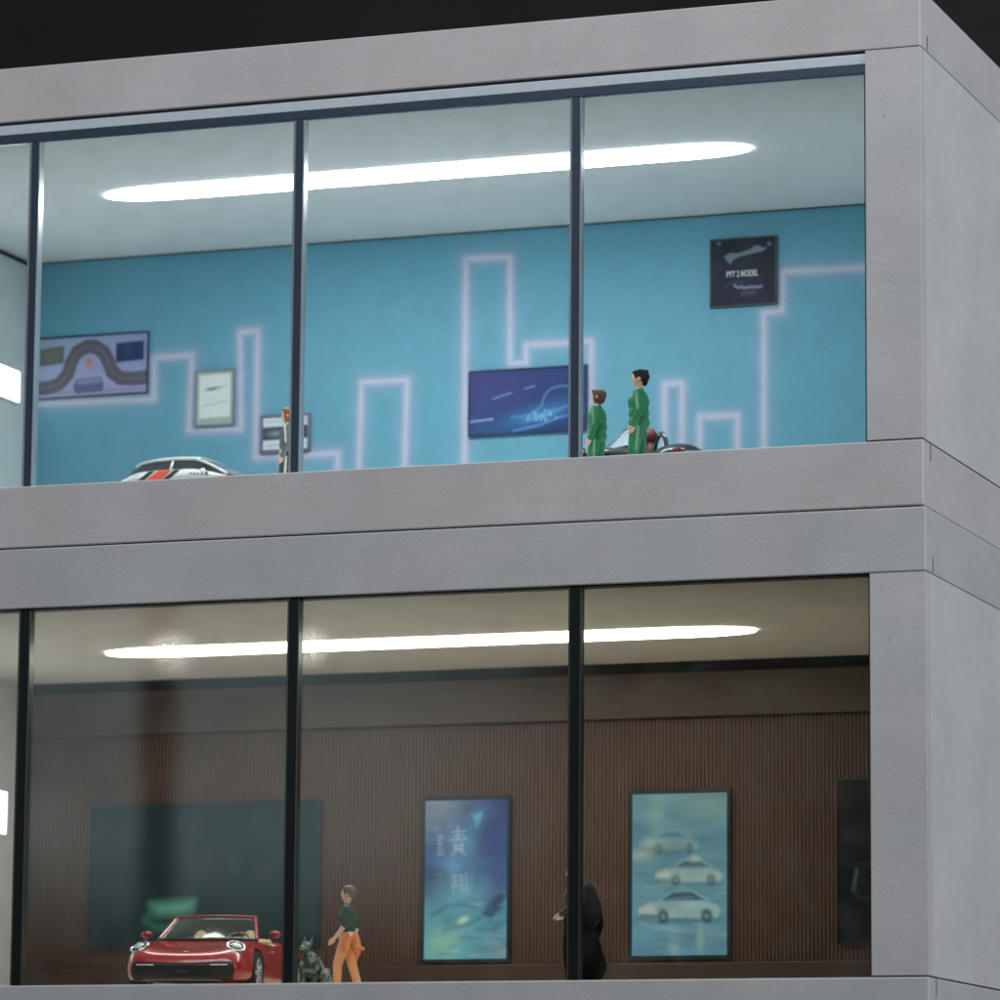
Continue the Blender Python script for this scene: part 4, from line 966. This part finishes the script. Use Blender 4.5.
# ---------------------------------------------------------------- lamps
def area(name, loc, target, sx, sy, power, col=(1, 1, 1)):
    l = bpy.data.lights.new(name, 'AREA'); l.shape = 'RECTANGLE'; l.size = sx; l.size_y = sy; l.energy = power; l.color = col
    o = bpy.data.objects.new(name, l); COL.objects.link(o); o.location = loc
    o.rotation_euler = (Vector(target) - Vector(loc)).to_track_quat('-Z', 'Y').to_euler(); return o
area('overhead_lamp', (4, -42, 44), (-3, 0, -1), 46, 30, 26000, (1, 1, .995))
area('right_lamp', (62, -10, 16), (3, 3, 0), 30, 30, 23000, (.97, .99, 1.0))
# two unseen soft lamps, added so the lower left glass reflects a pale veil;
# the gap between them is shaped to leave a soft dark column
def added_soft_lamp(x0, x1, z0, z1, rad, fl, fr, fb, ft):
    w_, h_ = x1 - x0, z1 - z0
    l = area('added_soft_lamp', ((x0 + x1) / 2, -50, (z0 + z1) / 2), ((x0 + x1) / 2, 0, (z0 + z1) / 2), w_, h_, rad * w_ * h_ * PI, (.74, .95, 1.0))
    l.rotation_euler = (PI / 2, 0, 0)
    l.data.use_nodes = True; nt = l.data.node_tree; em = nt.nodes['Emission']
    ge = nd(nt, 'ShaderNodeNewGeometry'); sp = nd(nt, 'ShaderNodeSeparateXYZ'); nt.links.new(ge.outputs['Position'], sp.inputs[0])
    def ramp(src, a, b):
        m = nd(nt, 'ShaderNodeMapRange', interpolation_type='SMOOTHSTEP'); nt.links.new(src, m.inputs[0])
        for i, v in enumerate((a, b, 0, 1)): m.inputs[i + 1].default_value = v
        return m.outputs[0]
    out = None
    for r in (ramp(sp.outputs[0], x0, x0 + fl), ramp(sp.outputs[0], x1, x1 - fr), ramp(sp.outputs[2], z0, z0 + fb), ramp(sp.outputs[2], z1, z1 - ft)):
        if out is None: out = r
        else:
            m = nd(nt, 'ShaderNodeMath', operation='MULTIPLY'); nt.links.new(out, m.inputs[0]); nt.links.new(r, m.inputs[1]); out = m.outputs[0]
    nt.links.new(out, em.inputs['Strength']); return l
added_soft_lamp(-40, -30.0, -5.2, 10, .62, 3, .9, 4.2, 3)
added_soft_lamp(-29.75, -15, -5.2, 10, .62, .9, 10, 4.2, 3)

W = bpy.data.worlds.new('World'); S.world = W; W.use_nodes = True
W.node_tree.nodes['Background'].inputs[0].default_value = (.5, .52, .55, 1); W.node_tree.nodes['Background'].inputs[1].default_value = .02

# ---------------------------------------------------------------- camera
yaw, pit, rol = map(math.radians, (20.257, 9.055, .48))
fwd = Vector((-math.sin(yaw) * math.cos(pit), math.cos(yaw) * math.cos(pit), math.sin(pit)))
rt = Vector((math.cos(yaw), math.sin(yaw), 0)); up = rt.cross(fwd)
r2 = math.cos(rol) * rt + math.sin(rol) * up; u2 = -math.sin(rol) * rt + math.cos(rol) * up
cam = bpy.data.cameras.new('camera'); co = bpy.data.objects.new('camera', cam); COL.objects.link(co)
Mx = Matrix((r2, u2, -fwd)).transposed().to_4x4(); Mx.translation = (21.694, -61.995, -11.127); co.matrix_world = Mx
cam.sensor_width = 36; cam.lens = 4394.46 * 36 / 1000; cam.clip_start = .5; cam.clip_end = 600
cam.dof.use_dof = True; cam.dof.focus_distance = 67.5; cam.dof.aperture_fstop = .5
S.camera = co
S.view_settings.view_transform = 'Standard'; S.view_settings.look = 'None'; S.view_settings.exposure = 0; S.view_settings.gamma = 1; S.view_settings.use_curve_mapping = False
S.render.engine = 'CYCLES'; S.cycles.use_denoising = True; S.cycles.max_bounces = 10; S.cycles.transparent_max_bounces = 16; S.cycles.sample_clamp_indirect = 6; S.cycles.caustics_reflective = False
